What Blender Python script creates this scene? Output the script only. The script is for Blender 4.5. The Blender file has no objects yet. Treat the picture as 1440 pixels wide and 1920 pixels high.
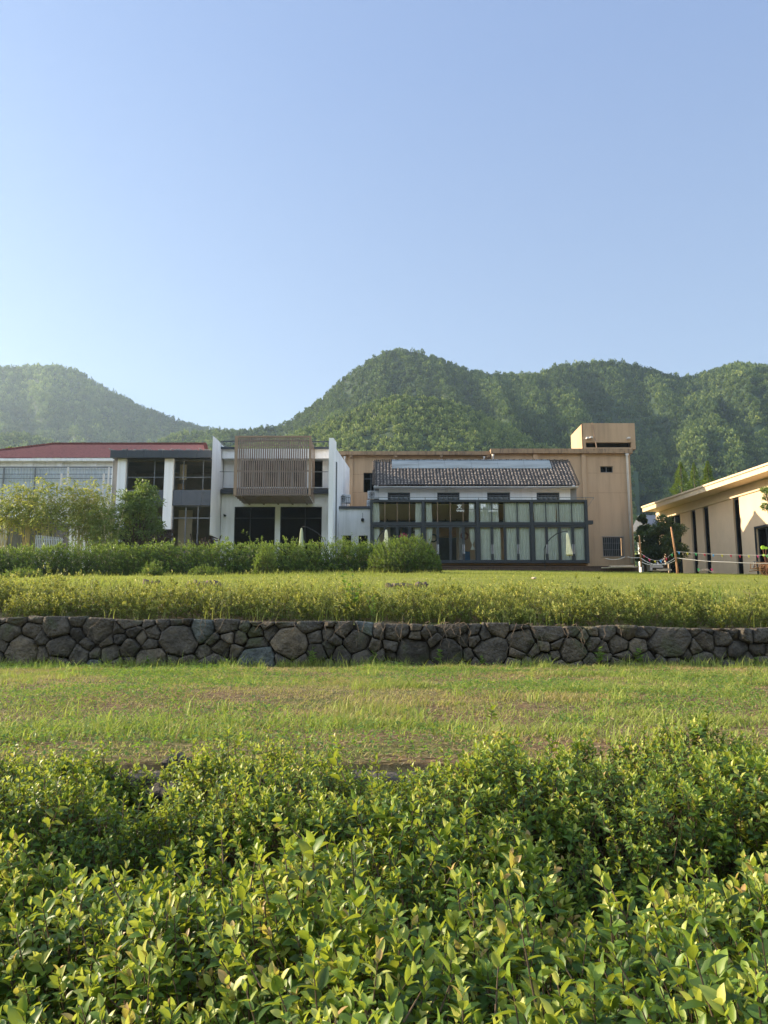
import bpy, math, random
import numpy as np
from mathutils import Vector, Matrix
R = math.radians
sc = bpy.context.scene
COL = sc.collection
# ------------------------------------------------------------------ camera, light, exposure
F = 1460.0; TH = R(8.5); EYE = 1.55
cam_d = bpy.data.cameras.new('camera'); cam = bpy.data.objects.new('camera', cam_d); COL.objects.link(cam)
cam_d.sensor_fit = 'VERTICAL'; cam_d.sensor_height = 24.0; cam_d.lens = 24.0*F/1920.0
cam_d.clip_start = 0.05; cam_d.clip_end = 8000
cam.location = (0, 0, EYE); cam.rotation_euler = (R(90)+TH, 0, 0)
sc.camera = cam
SUN_EL = 18.8; SUN_AZ = 12.6          # azimuth: degrees behind the -X axis
sv = Vector((-math.cos(R(SUN_AZ))*math.cos(R(SUN_EL)), math.sin(R(SUN_AZ))*math.cos(R(SUN_EL)), math.sin(R(SUN_EL))))
w = bpy.data.worlds.new('World'); sc.world = w; w.use_nodes = True
nt = w.node_tree; bg = nt.nodes['Background']
sky = nt.nodes.new('ShaderNodeTexSky'); sky.sky_type = 'NISHITA'; sky.sun_disc = False
sky.sun_elevation = R(SUN_EL); sky.sun_rotation = math.atan2(sv.x, sv.y)
sky.air_density = 1.0; sky.dust_density = 0.8; sky.ozone_density = 1.6; sky.altitude = 50
# thin morning haze evens the clear sky out: pale towards the horizon; overhead and behind the camera extra light is added to fill the facades
bg.inputs[1].default_value = 0.095
_n = nt.nodes; _l = nt.links
_tc = _n.new('ShaderNodeTexCoord'); _sx = _n.new('ShaderNodeSeparateXYZ'); _l.new(_tc.outputs['Generated'], _sx.inputs[0])
_r = _n.new('ShaderNodeValToRGB'); _e = _r.color_ramp.elements; _e.new(.3); _e.new(.7)
for _q, (_p, _c) in zip(_e, [(0, (2.35, 2.72, 3.15)), (.25, (1.85, 2.32, 3.20)), (.62, (1.28, 1.80, 3.15)), (1, (1.1, 1.6, 3.0))]): _q.position = _p; _q.color = (*_c, 1)
_l.new(_sx.outputs[2], _r.inputs[0])
_m = _n.new('ShaderNodeMixRGB'); _m.inputs[0].default_value = .62; _l.new(sky.outputs[0], _m.inputs[1]); _l.new(_r.outputs[0], _m.inputs[2])
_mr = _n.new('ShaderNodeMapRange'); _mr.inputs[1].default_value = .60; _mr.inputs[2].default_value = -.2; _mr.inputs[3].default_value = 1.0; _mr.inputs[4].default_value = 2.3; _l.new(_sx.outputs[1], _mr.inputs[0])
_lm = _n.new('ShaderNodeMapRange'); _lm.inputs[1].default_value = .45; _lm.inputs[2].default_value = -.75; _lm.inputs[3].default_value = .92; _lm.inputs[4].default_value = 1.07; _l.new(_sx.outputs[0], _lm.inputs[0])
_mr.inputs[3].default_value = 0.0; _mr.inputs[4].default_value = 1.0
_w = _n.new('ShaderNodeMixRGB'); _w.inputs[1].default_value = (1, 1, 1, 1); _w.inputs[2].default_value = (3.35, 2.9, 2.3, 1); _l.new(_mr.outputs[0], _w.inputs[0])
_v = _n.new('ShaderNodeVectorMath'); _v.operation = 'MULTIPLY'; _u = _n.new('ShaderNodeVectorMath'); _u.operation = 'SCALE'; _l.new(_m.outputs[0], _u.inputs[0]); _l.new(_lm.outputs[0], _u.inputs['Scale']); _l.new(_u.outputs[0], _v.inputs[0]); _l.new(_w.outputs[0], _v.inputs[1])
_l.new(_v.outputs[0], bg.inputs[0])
sl = bpy.data.lights.new('sun', 'SUN'); sl.energy = 5.0; sl.angle = R(0.55); sl.color = (1.0, 0.81, 0.58)
so = bpy.data.objects.new('sun', sl); COL.objects.link(so); so.rotation_euler = sv.to_track_quat('Z', 'Y').to_euler()
sc.view_settings.view_transform = 'Standard'; sc.view_settings.look = 'None'
sc.view_settings.exposure = 1.5; sc.view_settings.gamma = 1
sc.render.engine = 'CYCLES'
sc.cycles.max_bounces = 6; sc.cycles.transparent_max_bounces = 10; sc.cycles.volume_bounces = 0
sc.cycles.diffuse_bounces = 3; sc.cycles.glossy_bounces = 2; sc.cycles.transmission_bounces = 4
sc.cycles.caustics_reflective = False; sc.cycles.caustics_refractive = False

CT, ST = math.cos(TH), math.sin(TH)
def Z(py, D):
    v = -(py-960.0)/F
    return EYE + D*(ST+v*CT)/(CT-v*ST)
def X(px, D, py=960.0):
    v = -(py-960.0)/F
    return (px-720.0)/F*D/(CT-v*ST)

# ------------------------------------------------------------------ numeric helpers
def _h(ix, iy, seed):
    n = (ix.astype(np.int64)*374761393 + iy.astype(np.int64)*668265263 + seed*974711) & 0x7fffffff
    n = ((n ^ (n >> 13))*1274126177) & 0x7fffffff
    return ((n ^ (n >> 16)) & 0xffff)/65535.0
def vn(x, y, s=1.0, seed=0):
    x = np.asarray(x, float)/s; y = np.asarray(y, float)/s
    ix = np.floor(x); iy = np.floor(y); fx = x-ix; fy = y-iy
    fx = fx*fx*(3-2*fx); fy = fy*fy*(3-2*fy)
    a = _h(ix, iy, seed); b = _h(ix+1, iy, seed); c = _h(ix, iy+1, seed); d = _h(ix+1, iy+1, seed)
    return (a*(1-fx)+b*fx)*(1-fy)+(c*(1-fx)+d*fx)*fy
def fbm(x, y, s, seed=0, o=3):
    return sum(vn(x, y, s/2**k, seed+k*17)*0.5**k for k in range(o))/sum(0.5**k for k in range(o))
def nrm(v):
    return v/np.maximum(np.linalg.norm(v, axis=-1, keepdims=True), 1e-9)
def sm(a, b, x):
    t = np.clip((x-a)/(b-a), 0, 1); return t*t*(3-2*t)

def wpos(o):
    p = Vector((0, 0, 0))
    while o is not None:
        p += Vector(o.location); o = o.parent
    return p
def tag(o, label=None, cat=None, group=None, kind=None):
    if label: o['label'] = label
    if cat: o['category'] = cat
    if group: o['group'] = group
    if kind: o['kind'] = kind
    return o
def thing(name, label, cat, loc=(0, 0, 0), group=None):
    o = bpy.data.objects.new(name, None); COL.objects.link(o); o.location = loc
    o.empty_display_size = 0.3
    return tag(o, label, cat, group)
def npmesh(name, V, fl, mat, parent=None, tint=None, smooth=False, loc=None, mats=None, midx=None):
    """V (n,3) verts; fl list of index arrays each (m,k) -> one mesh object. tint: list of arrays per face"""
    me = bpy.data.meshes.new(name)
    off = wpos(parent) if parent is not None else Vector(loc or (0, 0, 0))
    V = np.asarray(V, np.float64)-np.array(off)
    me.vertices.add(len(V)); me.vertices.foreach_set('co', V.astype(np.float32).ravel())
    loops = np.concatenate([f.ravel() for f in fl]).astype(np.int32)
    cnt = np.concatenate([np.full(len(f), f.shape[1]) for f in fl])
    st = np.concatenate([[0], np.cumsum(cnt)[:-1]]).astype(np.int32)
    me.loops.add(len(loops)); me.loops.foreach_set('vertex_index', loops)
    me.polygons.add(len(cnt)); me.polygons.foreach_set('loop_start', st)
    if smooth: me.polygons.foreach_set('use_smooth', np.ones(len(cnt), bool))
    me.update(calc_edges=True)
    if tint is not None:
        a = me.attributes.new('tint', 'FLOAT', 'FACE'); a.data.foreach_set('value', np.concatenate(tint).astype(np.float32))
    for m in (mats or [mat]): me.materials.append(m)
    if midx is not None: me.polygons.foreach_set('material_index', np.asarray(midx, np.int32))
    o = bpy.data.objects.new(name, me); COL.objects.link(o)
    if parent is not None: o.parent = parent
    else: o.location = off
    return o

class MB:
    def __init__(s): s.v = []; s.f = []; s.n = 0
    def add(s, v, f):
        s.v.append(np.asarray(v, float)); s.f += [[i+s.n for i in q] for q in f]; s.n += len(v); return s
    def box(s, x0, x1, y0, y1, z0, z1):
        return s.add([(x0,y0,z0),(x1,y0,z0),(x1,y1,z0),(x0,y1,z0),(x0,y0,z1),(x1,y0,z1),(x1,y1,z1),(x0,y1,z1)],
              [(3,2,1,0),(4,5,6,7),(0,1,5,4),(1,2,6,5),(2,3,7,6),(3,0,4,7)])
    def prism(s, pts, z0, z1):       # plan polygon (ccw) raised from z0 to z1
        n = len(pts)
        return s.add([(p[0], p[1], z0) for p in pts]+[(p[0], p[1], z1) for p in pts],
              [list(range(n))[::-1], list(range(n, 2*n))]+[(i, (i+1) % n, (i+1) % n+n, i+n) for i in range(n)])
    def obox(s, c, ax, ay, az):      # oriented box: centre and half axes
        c, ax, ay, az = map(lambda t: np.array(t, float), (c, ax, ay, az))
        V = [c+i*ax+j*ay+k*az for k in (-1, 1) for j, i in ((-1,-1),(-1,1),(1,1),(1,-1))]
        return s.add(V, [(3,2,1,0),(4,5,6,7),(0,1,5,4),(1,2,6,5),(2,3,7,6),(3,0,4,7)])
    def bar(s, a, b, w, h=None):
        a = np.array(a, float); b = np.array(b, float); d = b-a; L = np.linalg.norm(d); d /= L
        up = np.array((0, 0, 1.)) if abs(d[2]) < .9 else np.array((0, 1., 0))
        sx = np.cross(d, up); sx /= np.linalg.norm(sx); sy = np.cross(sx, d)
        return s.obox((a+b)/2, sx*w/2, d*L/2, sy*(h or w)/2)
    def tube(s, pts, r, k=6, caps=True):
        pts = [np.array(p, float) for p in pts]; n = len(pts)
        r = [r]*n if np.isscalar(r) else list(r)
        V = []; ref = np.array((0.31, 0.95, 0.1))
        for i, p in enumerate(pts):
            d = pts[min(i+1, n-1)]-pts[max(i-1, 0)]; d = d/max(np.linalg.norm(d), 1e-9)
            a = np.cross(d, ref); a /= max(np.linalg.norm(a), 1e-9); b = np.cross(d, a)
            V += [p+r[i]*(math.cos(t)*a+math.sin(t)*b) for t in [2*math.pi*j/k for j in range(k)]]
        Fq = [(i*k+j, (i+1)*k+j, (i+1)*k+(j+1) % k, i*k+(j+1) % k) for i in range(n-1) for j in range(k)]
        if caps: Fq += [list(range(k)), [(n-1)*k+j for j in range(k)][::-1]]
        return s.add(V, Fq)
    def lathe(s, c, prof, k=12, pleat=0.0, npl=8):
        V = []
        for r, z in prof:
            for j in range(k):
                t = 2*math.pi*j/k; rr = r*(1+pleat*math.cos(npl*t))
                V.append((c[0]+rr*math.cos(t), c[1]+rr*math.sin(t), c[2]+z))
        n = len(prof)
        Fq = [(i*k+j, i*k+(j+1) % k, (i+1)*k+(j+1) % k, (i+1)*k+j) for i in range(n-1) for j in range(k)]
        Fq += [list(range(k))[::-1], [(n-1)*k+j for j in range(k)]]
        return s.add(V, Fq)
    def build(s, name, mat, parent=None, smooth=False, loc=None, bevel=0):
        me = bpy.data.meshes.new(name); V = np.concatenate(s.v)
        off = wpos(parent) if parent is not None else Vector(loc if loc is not None else (V.mean(0)[0], V.mean(0)[1], V[:, 2].min()))
        V = V-np.array(off)
        me.from_pydata([tuple(p) for p in V], [], s.f); me.materials.append(mat)
        if smooth: me.polygons.foreach_set('use_smooth', np.ones(len(me.polygons), bool))
        me.update()
        o = bpy.data.objects.new(name, me); COL.objects.link(o)
        if parent is not None: o.parent = parent
        else: o.location = off
        if bevel:
            m = o.modifiers.new('bevel', 'BEVEL'); m.width = bevel; m.segments = 1; m.limit_method = 'ANGLE'
        return o
def wall_holes(mb, x0, x1, z0, z1, y, depth, holes):
    """front wall at plane y, thickness depth (towards +y), rectangular openings with reveals"""
    xs = sorted({x0, x1}|{h[0] for h in holes}|{h[1] for h in holes}); zs = sorted({z0, z1}|{h[2] for h in holes}|{h[3] for h in holes})
    for i in range(len(xs)-1):
        for j in range(len(zs)-1):
            cx = (xs[i]+xs[i+1])/2; cz = (zs[j]+zs[j+1])/2
            if any(h[0] < cx < h[1] and h[2] < cz < h[3] for h in holes): continue
            a, b, c, d = xs[i], xs[i+1], zs[j], zs[j+1]
            mb.add([(a,y,c),(b,y,c),(b,y,d),(a,y,d)], [(0,1,2,3)]); mb.add([(a,y+depth,c),(b,y+depth,c),(b,y+depth,d),(a,y+depth,d)], [(3,2,1,0)])
    e = y+depth
    for a, b, c, d in holes: mb.add([(a,y,c),(b,y,c),(b,y,d),(a,y,d),(a,e,c),(b,e,c),(b,e,d),(a,e,d)], [(0,4,5,1),(1,5,6,2),(2,6,7,3),(3,7,4,0)])
    a, b, c, d = x0, x1, z0, z1
    mb.add([(a,y,c),(b,y,c),(b,y,d),(a,y,d),(a,e,c),(b,e,c),(b,e,d),(a,e,d)], [(1,5,4,0),(2,6,5,1),(3,7,6,2),(0,4,7,3)])
    return mb
# ------------------------------------------------------------------ materials
def newmat(name):
    m = bpy.data.materials.new(name); m.use_nodes = True; t = m.node_tree
    return m, t, t.nodes, t.links, t.nodes['Principled BSDF']
def ramp(N, stops):
    r = N.new('ShaderNodeValToRGB'); e = r.color_ramp.elements
    while len(e) > len(stops): e.remove(e[-1])
    while len(e) < len(stops): e.new(0.5)
    for q, (p, c) in zip(e, stops): q.position = p; q.color = (*c, 1)
    return r
def paint(name, col, rough=0.7, var=0.12, scale=1.5, stretch=(1, 1, 1), bump=0.0, bscale=40, metal=0.0, stain=None, spec=0.3, scuff=0.0):
    m, t, N, L, P_ = newmat(name)
    tc = N.new('ShaderNodeTexCoord'); mp = N.new('ShaderNodeMapping'); mp.inputs['Scale'].default_value = stretch
    L.new(tc.outputs['Object'], mp.inputs[0])
    n1 = N.new('ShaderNodeTexNoise'); n1.inputs['Scale'].default_value = scale; n1.inputs['Detail'].default_value = 6; n1.inputs['Roughness'].default_value = .65
    L.new(mp.outputs[0], n1.inputs[0])
    c = np.array(col); d = stain if stain is not None else tuple(c*(1-var*2))
    r = ramp(N, [(0.30, d), (0.52, tuple(c)), (0.75, tuple(np.minimum(c*(1+var*.6), .95)))])
    L.new(n1.outputs[0], r.inputs[0]); L.new(r.outputs[0], P_.inputs['Base Color'])
    P_.inputs['Roughness'].default_value = rough; P_.inputs['Metallic'].default_value = metal
    P_.inputs['Specular IOR Level'].default_value = spec
    if bump:
        n2 = N.new('ShaderNodeTexNoise'); n2.inputs['Scale'].default_value = bscale; n2.inputs['Detail'].default_value = 4
        L.new(tc.outputs['Object'], n2.inputs[0])
        b = N.new('ShaderNodeBump'); b.inputs['Strength'].default_value = bump; b.inputs['Distance'].default_value = 0.02
        L.new(n2.outputs[0], b.inputs['Height']); L.new(b.outputs[0], P_.inputs['Normal'])
    return m
def leafmat(name, stops, trans=0.35, rough=0.42, tcol=(0.35, 0.5, 0.06), spec=0.45):
    m, t, N, L, P_ = newmat(name)
    a = N.new('ShaderNodeAttribute'); a.attribute_name = 'tint'
    r = ramp(N, stops); L.new(a.outputs['Fac'], r.inputs[0]); L.new(r.outputs[0], P_.inputs['Base Color'])
    P_.inputs['Roughness'].default_value = rough; P_.inputs['Specular IOR Level'].default_value = spec
    tr = N.new('ShaderNodeBsdfTranslucent'); mx = N.new('ShaderNodeMixRGB'); mx.blend_type = 'MIX'; mx.inputs[0].default_value = .6
    L.new(r.outputs[0], mx.inputs[1]); mx.inputs[2].default_value = (*tcol, 1); L.new(mx.outputs[0], tr.inputs[0])
    ms = N.new('ShaderNodeMixShader'); ms.inputs[0].default_value = trans
    L.new(P_.outputs[0], ms.inputs[1]); L.new(tr.outputs[0], ms.inputs[2]); L.new(ms.outputs[0], N['Material Output'].inputs[0])
    return m
def glassmat(name, tint=(.97, .985, .98), refl=1.0):
    m, t, N, L, P_ = newmat(name); N.remove(P_)
    tr = N.new('ShaderNodeBsdfTransparent'); tr.inputs[0].default_value = (*tint, 1)
    g = N.new('ShaderNodeBsdfGlossy'); g.inputs['Roughness'].default_value = .02; g.inputs[0].default_value = (.9*refl, .95*refl, refl, 1)
    fr = N.new('ShaderNodeFresnel'); fr.inputs[0].default_value = 1.35
    ms = N.new('ShaderNodeMixShader'); L.new(fr.outputs[0], ms.inputs[0]); L.new(tr.outputs[0], ms.inputs[1]); L.new(g.outputs[0], ms.inputs[2])
    L.new(ms.outputs[0], N['Material Output'].inputs[0]); return m
M = {}
M['white'] = paint('white_plaster', (.78, .78, .77), .85, .05, 1.1, (2.2, 1, .14), .15, 60, stain=(.60, .60, .57))
M['white_clean'] = paint('white_paint', (.84, .84, .84), .8, .04, 1.1, (2.2, 1, .14), stain=(.72, .72, .70))
M['tan'] = paint('tan_plaster', (.44, .31, .195), .9, .13, .8, (1.8, 1, .16), .25, 90)
M['tan_dark'] = paint('tan_cornice', (.31, .215, .13), .9, .2, 2.2, (2.2, 1, .5), .3, 60, stain=(.14, .10, .07))
M['hall'] = paint('hall_render', (.66, .50, .34), .85, .05, .8, (1, 1, .5), .12, 70)
M['hall_trim'] = paint('hall_fascia', (.62, .49, .33), .6, .05, 2)
M['charcoal'] = paint('charcoal_panel', (.042, .050, .062), .45, .1, 2, spec=.4)
M['charcoal_l'] = paint('grey_panel', (.085, .095, .115), .5, .1, 2)
M['frame'] = paint('dark_metal_frame', (.022, .027, .033), .45, .15, 3, spec=.5)
M['frame_lit'] = paint('lit_mullion', (.20, .14, .09), .6, .25, 4)  # lit look of the left bays' mullions put into a paler brown
M['grey_conc'] = paint('grey_concrete', (.25, .245, .24), .9, .15, 1.4, (1, 1, .4), .2)
M['mull'] = paint('grey_mullion', (.14, .15, .16), .5, .1, 3)
M['glass'] = glassmat('thin_glass', refl=.6)
M['glass_dark'] = glassmat('tinted_glass', (.30, .34, .34), .45)
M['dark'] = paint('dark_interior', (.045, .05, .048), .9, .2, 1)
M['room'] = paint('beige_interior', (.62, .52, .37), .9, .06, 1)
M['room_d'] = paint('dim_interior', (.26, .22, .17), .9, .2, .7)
M['wood'] = paint('wood_interior', (.32, .19, .08), .7, .15, 2, (1, 1, 8))
M['deckw'] = paint('brown_deck_boards', (.075, .045, .03), .7, .25, 3, (6, 1, 1), .3)
M['slat'] = paint('pale_timber_slat', (.24, .18, .148), .75, .15, 2.5, (1, 1, .5))
M['slat_e'] = paint('timber_edge_board', (.30, .21, .145), .75, .12, 2.5, (1, 1, .5))
M['redtile'] = paint('red_roof_tile', (.21, .072, .058), .7, .2, 2.5, (2, 2, 2))
M['tile'] = paint('grey_clay_tile', (.105, .085, .070), .9, .45, 5.5, (1, 1, 1), .4, 30, stain=(.03, .03, .034))
M['sheet'] = paint('grey_blue_metal_sheet', (.20, .235, .25), .7, .22, .9, (.5, 1, 4), metal=.1)
M['corr'] = paint('corrugated_panel', (.48, .54, .60), .6, .07, 3, (8, 1, .3))
M['hutm'] = paint('grey_board_wall', (.19, .19, .185), .85, .25, 3, (8, 1, .5))
M['pipe'] = paint('white_plastic_pipe', (.62, .60, .57), .5, .06, 3)
M['metalw'] = paint('white_metal', (.55, .56, .57), .5, .1, 3)
M['curtain'] = paint('pale_green_curtain', (.86, .87, .80), .9, .05, 2)
M['cream'] = paint('cream_canvas', (.84, .78, .50), .85, .07, 4)
M['greycream'] = paint('faded_canvas', (.38, .42, .28), .85, .07, 4)
M['black'] = paint('black_metal', (.015, .016, .018), .5, .1, 4)
M['brick'] = paint('dark_brick', (.06, .04, .034), .9, .4, 14, (1, 1, 3), .5)
M['stone'] = None
M['timber'] = paint('orange_timber', (.38, .20, .09), .8, .2, 4, (1, 1, 5))
M['rope'] = paint('white_rope', (.68, .64, .56), .8, .05, 8)
M['plank'] = paint('pale_plank', (.46, .38, .28), .85, .2, 4)
M['bark'] = paint('bark', (.09, .065, .045), .9, .3, 8, (1, 1, .3), .5)
M['culm'] = paint('bamboo_culm', (.52, .44, .20), .6, .25, 3)
M['twig'] = paint('twig', (.13, .09, .05), .85, .3, 8)
M['shoot'] = paint('green_shoot', (.10, .13, .03), .7, .3, 8)
for k, c in dict(red=(.55, .03, .05), pink=(.7, .08, .2), green=(.10, .50, .15), yellow=(.65, .55, .05), blue=(.1, .35, .6), lime=(.45, .75, .06), sign=(.85, .86, .84), poster=(.06, .16, .32), rust=(.22, .09, .05)).items():
    M[k] = paint(k+'_paint', c, .6, .06, 5)
# stone
m, t, N, L, P_ = newmat('field_stone'); M['stone'] = m
a = N.new('ShaderNodeAttribute'); a.attribute_name = 'tint'
r = ramp(N, [(0, (.052, .046, .038)), (.45, (.088, .076, .060)), (.85, (.14, .115, .085)), (1, (.095, .105, .10))]); L.new(a.outputs['Fac'], r.inputs[0])
tc = N.new('ShaderNodeTexCoord'); n1 = N.new('ShaderNodeTexNoise'); n1.inputs['Scale'].default_value = 5; n1.inputs['Detail'].default_value = 10; n1.inputs['Roughness'].default_value = .72
L.new(tc.outputs['Object'], n1.inputs[0]); r2 = ramp(N, [(.28, (.30, .30, .30)), (.5, (1, 1, 1)), (.72, (1.7, 1.65, 1.5))]); L.new(n1.outputs[0], r2.inputs[0])
mx = N.new('ShaderNodeMixRGB'); mx.blend_type = 'MULTIPLY'; mx.inputs[0].default_value = 1; L.new(r.outputs[0], mx.inputs[1]); L.new(r2.outputs[0], mx.inputs[2])
n3 = N.new('ShaderNodeTexNoise'); n3.inputs['Scale'].default_value = 2.2; n3.inputs['Detail'].default_value = 8; L.new(tc.outputs['Object'], n3.inputs[0])
r3 = ramp(N, [(.56, (0, 0, 0)), (.68, (.55, .55, .55))]); L.new(n3.outputs[0], r3.inputs[0])
mx2 = N.new('ShaderNodeMixRGB'); L.new(r3.outputs[0], mx2.inputs[0]); L.new(mx.outputs[0], mx2.inputs[1]); mx2.inputs[2].default_value = (.07, .085, .035, 1)
L.new(mx2.outputs[0], P_.inputs['Base Color']); P_.inputs['Roughness'].default_value = .9; P_.inputs['Specular IOR Level'].default_value = .25
n2 = N.new('ShaderNodeTexNoise'); n2.inputs['Scale'].default_value = 16; n2.inputs['Detail'].default_value = 10; L.new(tc.outputs['Object'], n2.inputs[0])
b = N.new('ShaderNodeBump'); b.inputs['Strength'].default_value = 1; b.inputs['Distance'].default_value = .07; L.new(n2.outputs[0], b.inputs['Height']); L.new(b.outputs[0], P_.inputs['Normal'])
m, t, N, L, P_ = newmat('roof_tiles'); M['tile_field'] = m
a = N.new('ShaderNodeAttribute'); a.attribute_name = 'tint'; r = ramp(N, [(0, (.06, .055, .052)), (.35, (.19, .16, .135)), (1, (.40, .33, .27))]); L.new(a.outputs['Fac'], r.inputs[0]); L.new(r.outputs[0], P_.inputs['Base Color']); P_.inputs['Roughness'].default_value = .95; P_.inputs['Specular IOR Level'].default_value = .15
# foliage
M['privet'] = leafmat('privet_leaf', [(0, (.035, .075, .014)), (.35, (.075, .155, .024)), (.62, (.21, .30, .04)), (.95, (.54, .53, .15)), (1, (.40, .26, .10))], .38, .44, (.50, .56, .04), .35)
M['privet_y'] = leafmat('yellow_privet_leaf', [(0, (.025, .055, .014)), (.35, (.075, .125, .026)), (.65, (.24, .29, .055)), (1, (.52, .48, .14))], .35, .5, (.50, .50, .06), .3)
M['hedge'] = leafmat('hedge_leaf', [(0, (.018, .042, .010)), (.5, (.055, .11, .018)), (1, (.20, .28, .045))], .32, .5, (.30, .42, .03), .3)
M['bamboo'] = leafmat('bamboo_leaf', [(0, (.08, .14, .035)), (.5, (.24, .33, .07)), (1, (.52, .47, .12))], .45, .5, (.45, .45, .08))
M['treeleaf'] = leafmat('tree_leaf', [(0, (.028, .055, .014)), (.6, (.08, .13, .03)), (1, (.18, .24, .05))], .32, .45)
M['darkleaf'] = leafmat('dark_tree_leaf', [(0, (.012, .024, .010)), (1, (.045, .07, .022))], .25, .5)
M['grass'] = leafmat('grass_blade', [(0, (.36, .24, .12)), (.3, (.42, .36, .14)), (.5, (.22, .24, .06)), (.8, (.24, .32, .06)), (1, (.42, .44, .12))], .4, .6, (.35, .45, .05), .25)
M['lawn'] = leafmat('lawn_blade', [(0, (.16, .18, .04)), (1, (.34, .34, .09))], .45, .6, (.35, .45, .05), .2)
M['weed'] = leafmat('weed_leaf', [(0, (.05, .11, .02)), (1, (.16, .26, .04))], .4, .5, (.3, .5, .04))
M['dry'] = leafmat('dry_stalk', [(0, (.20, .15, .08)), (1, (.42, .34, .18))], .3, .7, (.5, .4, .2), .2)
M['forest'] = leafmat('forest_foliage', [(0, (.012, .028, .015)), (.4, (.036, .064, .026)), (.75, (.105, .145, .045)), (1, (.21, .25, .07))], .2, .7, (.22, .36, .04), .1)
# ------------------------------------------------------------------ ground
GY = [-900, -60, 4.36, 4.5, 8, 15.1, 15.32, 16, 18, 20, 25, 30, 40, 46, 49, 62, 210, 700, 3200]
GZ = [-3, 0, 0, .80, .83, .83, 1.60, 1.68, 1.96, 2.43, 3.0, 3.52, 4.36, 4.93, 5.0, 5.08, 5.6, 10, 40]
def gz(x, y):
    x = np.asarray(x, float); y = np.asarray(y, float)
    z = np.interp(y, GY, GZ)
    wt = sm(15.1, 15.3, y)*(1-sm(18, 30, y)); z = z-wt*0.016*np.clip(x, -12, 12)
    z = z-sm(25, 40, y)*(1-sm(52, 70, y))*.016*np.clip(x-7, 0, 20)
    z = z-sm(22, 30, y)*(1-sm(44, 60, y))*.012*np.clip(-x-3, 0, 25)
    z = z+(fbm(x, y, 2.2, 5)-.5)*.10*sm(4.6, 6, y)*(1-sm(60, 90, y))*(1-.8*sm(14, 15, y)*(1-sm(15.4, 16, y)))
    return z
xs = np.unique(np.concatenate([np.linspace(-30, 30, 241), np.linspace(-120, 120, 97), np.linspace(-2600, 2600, 41)]))
ys = np.unique(np.concatenate([np.linspace(-2, 22, 193), [4.36, 4.5, 15.1, 15.32], np.linspace(22, 66, 111), np.linspace(66, 320, 40), [-900, -400, -150, -60, -20, -8, 420, 600, 900, 1500, 2400, 3200]]))
GX, GYY = np.meshgrid(xs, ys); V = np.stack([GX.ravel(), GYY.ravel(), gz(GX.ravel(), GYY.ravel())], 1)
nx_, ny_ = len(xs), len(ys)
def gridfaces(nx, ny):
    i, j = np.meshgrid(np.arange(nx-1), np.arange(ny-1)); a = (j*nx+i).ravel()
    return np.stack([a, a+1, a+nx+1, a+nx], 1)
m, t, N, L, P_ = newmat('ground_soil_and_turf')
tc = N.new('ShaderNodeTexCoord'); sx = N.new('ShaderNodeSeparateXYZ'); L.new(tc.outputs['Object'], sx.inputs[0])
def noise(sc_, det=6, st=(1, 1, 1), ro=.6):
    mp = N.new('ShaderNodeMapping'); mp.inputs['Scale'].default_value = st; L.new(tc.outputs['Object'], mp.inputs[0])
    q = N.new('ShaderNodeTexNoise'); q.inputs['Scale'].default_value = sc_; q.inputs['Detail'].default_value = det; q.inputs['Roughness'].default_value = ro
    L.new(mp.outputs[0], q.inputs[0]); return q
na = noise(.8, 8, (1, 1.6, 1)); nb = noise(14, 8)
rb = ramp(N, [(.3, (.07, .046, .025)), (.5, (.16, .105, .055)), (.7, (.26, .18, .10))]); L.new(nb.outputs[0], rb.inputs[0])   # soil
rg = ramp(N, [(.3, (.07, .085, .025)), (.7, (.15, .15, .045))]); L.new(nb.outputs[0], rg.inputs[0])
ra = ramp(N, [(.46, (0, 0, 0)), (.64, (1, 1, 1))]); L.new(na.outputs[0], ra.inputs[0])
m1 = N.new('ShaderNodeMixRGB'); L.new(ra.outputs[0], m1.inputs[0]); L.new(rb.outputs[0], m1.inputs[1]); L.new(rg.outputs[0], m1.inputs[2])
nl = noise(.35, 6, (1, 2.5, 1)); nl2 = noise(9, 6)
rl = ramp(N, [(.3, (.15, .17, .035)), (.55, (.23, .24, .055)), (.75, (.30, .28, .09))]); L.new(nl.outputs[0], rl.inputs[0])
rl2 = ramp(N, [(.3, (.6, .6, .6)), (.7, (1.25, 1.25, 1.2))]); L.new(nl2.outputs[0], rl2.inputs[0])
m2 = N.new('ShaderNodeMixRGB'); m2.blend_type = 'MULTIPLY'; m2.inputs[0].default_value = 1; L.new(rl.outputs[0], m2.inputs[1]); L.new(rl2.outputs[0], m2.inputs[2])
mr = N.new('ShaderNodeMapRange'); mr.inputs[1].default_value = 17; mr.inputs[2].default_value = 21; L.new(sx.outputs[1], mr.inputs[0])
m3 = N.new('ShaderNodeMixRGB'); L.new(mr.outputs[0], m3.inputs[0]); L.new(m1.outputs[0], m3.inputs[1]); L.new(m2.outputs[0], m3.inputs[2])
L.new(m3.outputs[0], P_.inputs['Base Color']); P_.inputs['Roughness'].default_value = .95; P_.inputs['Specular IOR Level'].default_value = .1
b = N.new('ShaderNodeBump'); b.inputs['Strength'].default_value = .9; b.inputs['Distance'].default_value = .06; L.new(nb.outputs[0], b.inputs['Height']); L.new(b.outputs[0], P_.inputs['Normal'])
tag(npmesh('ground', V, [gridfaces(nx_, ny_)], m, smooth=True), kind='structure')

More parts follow.
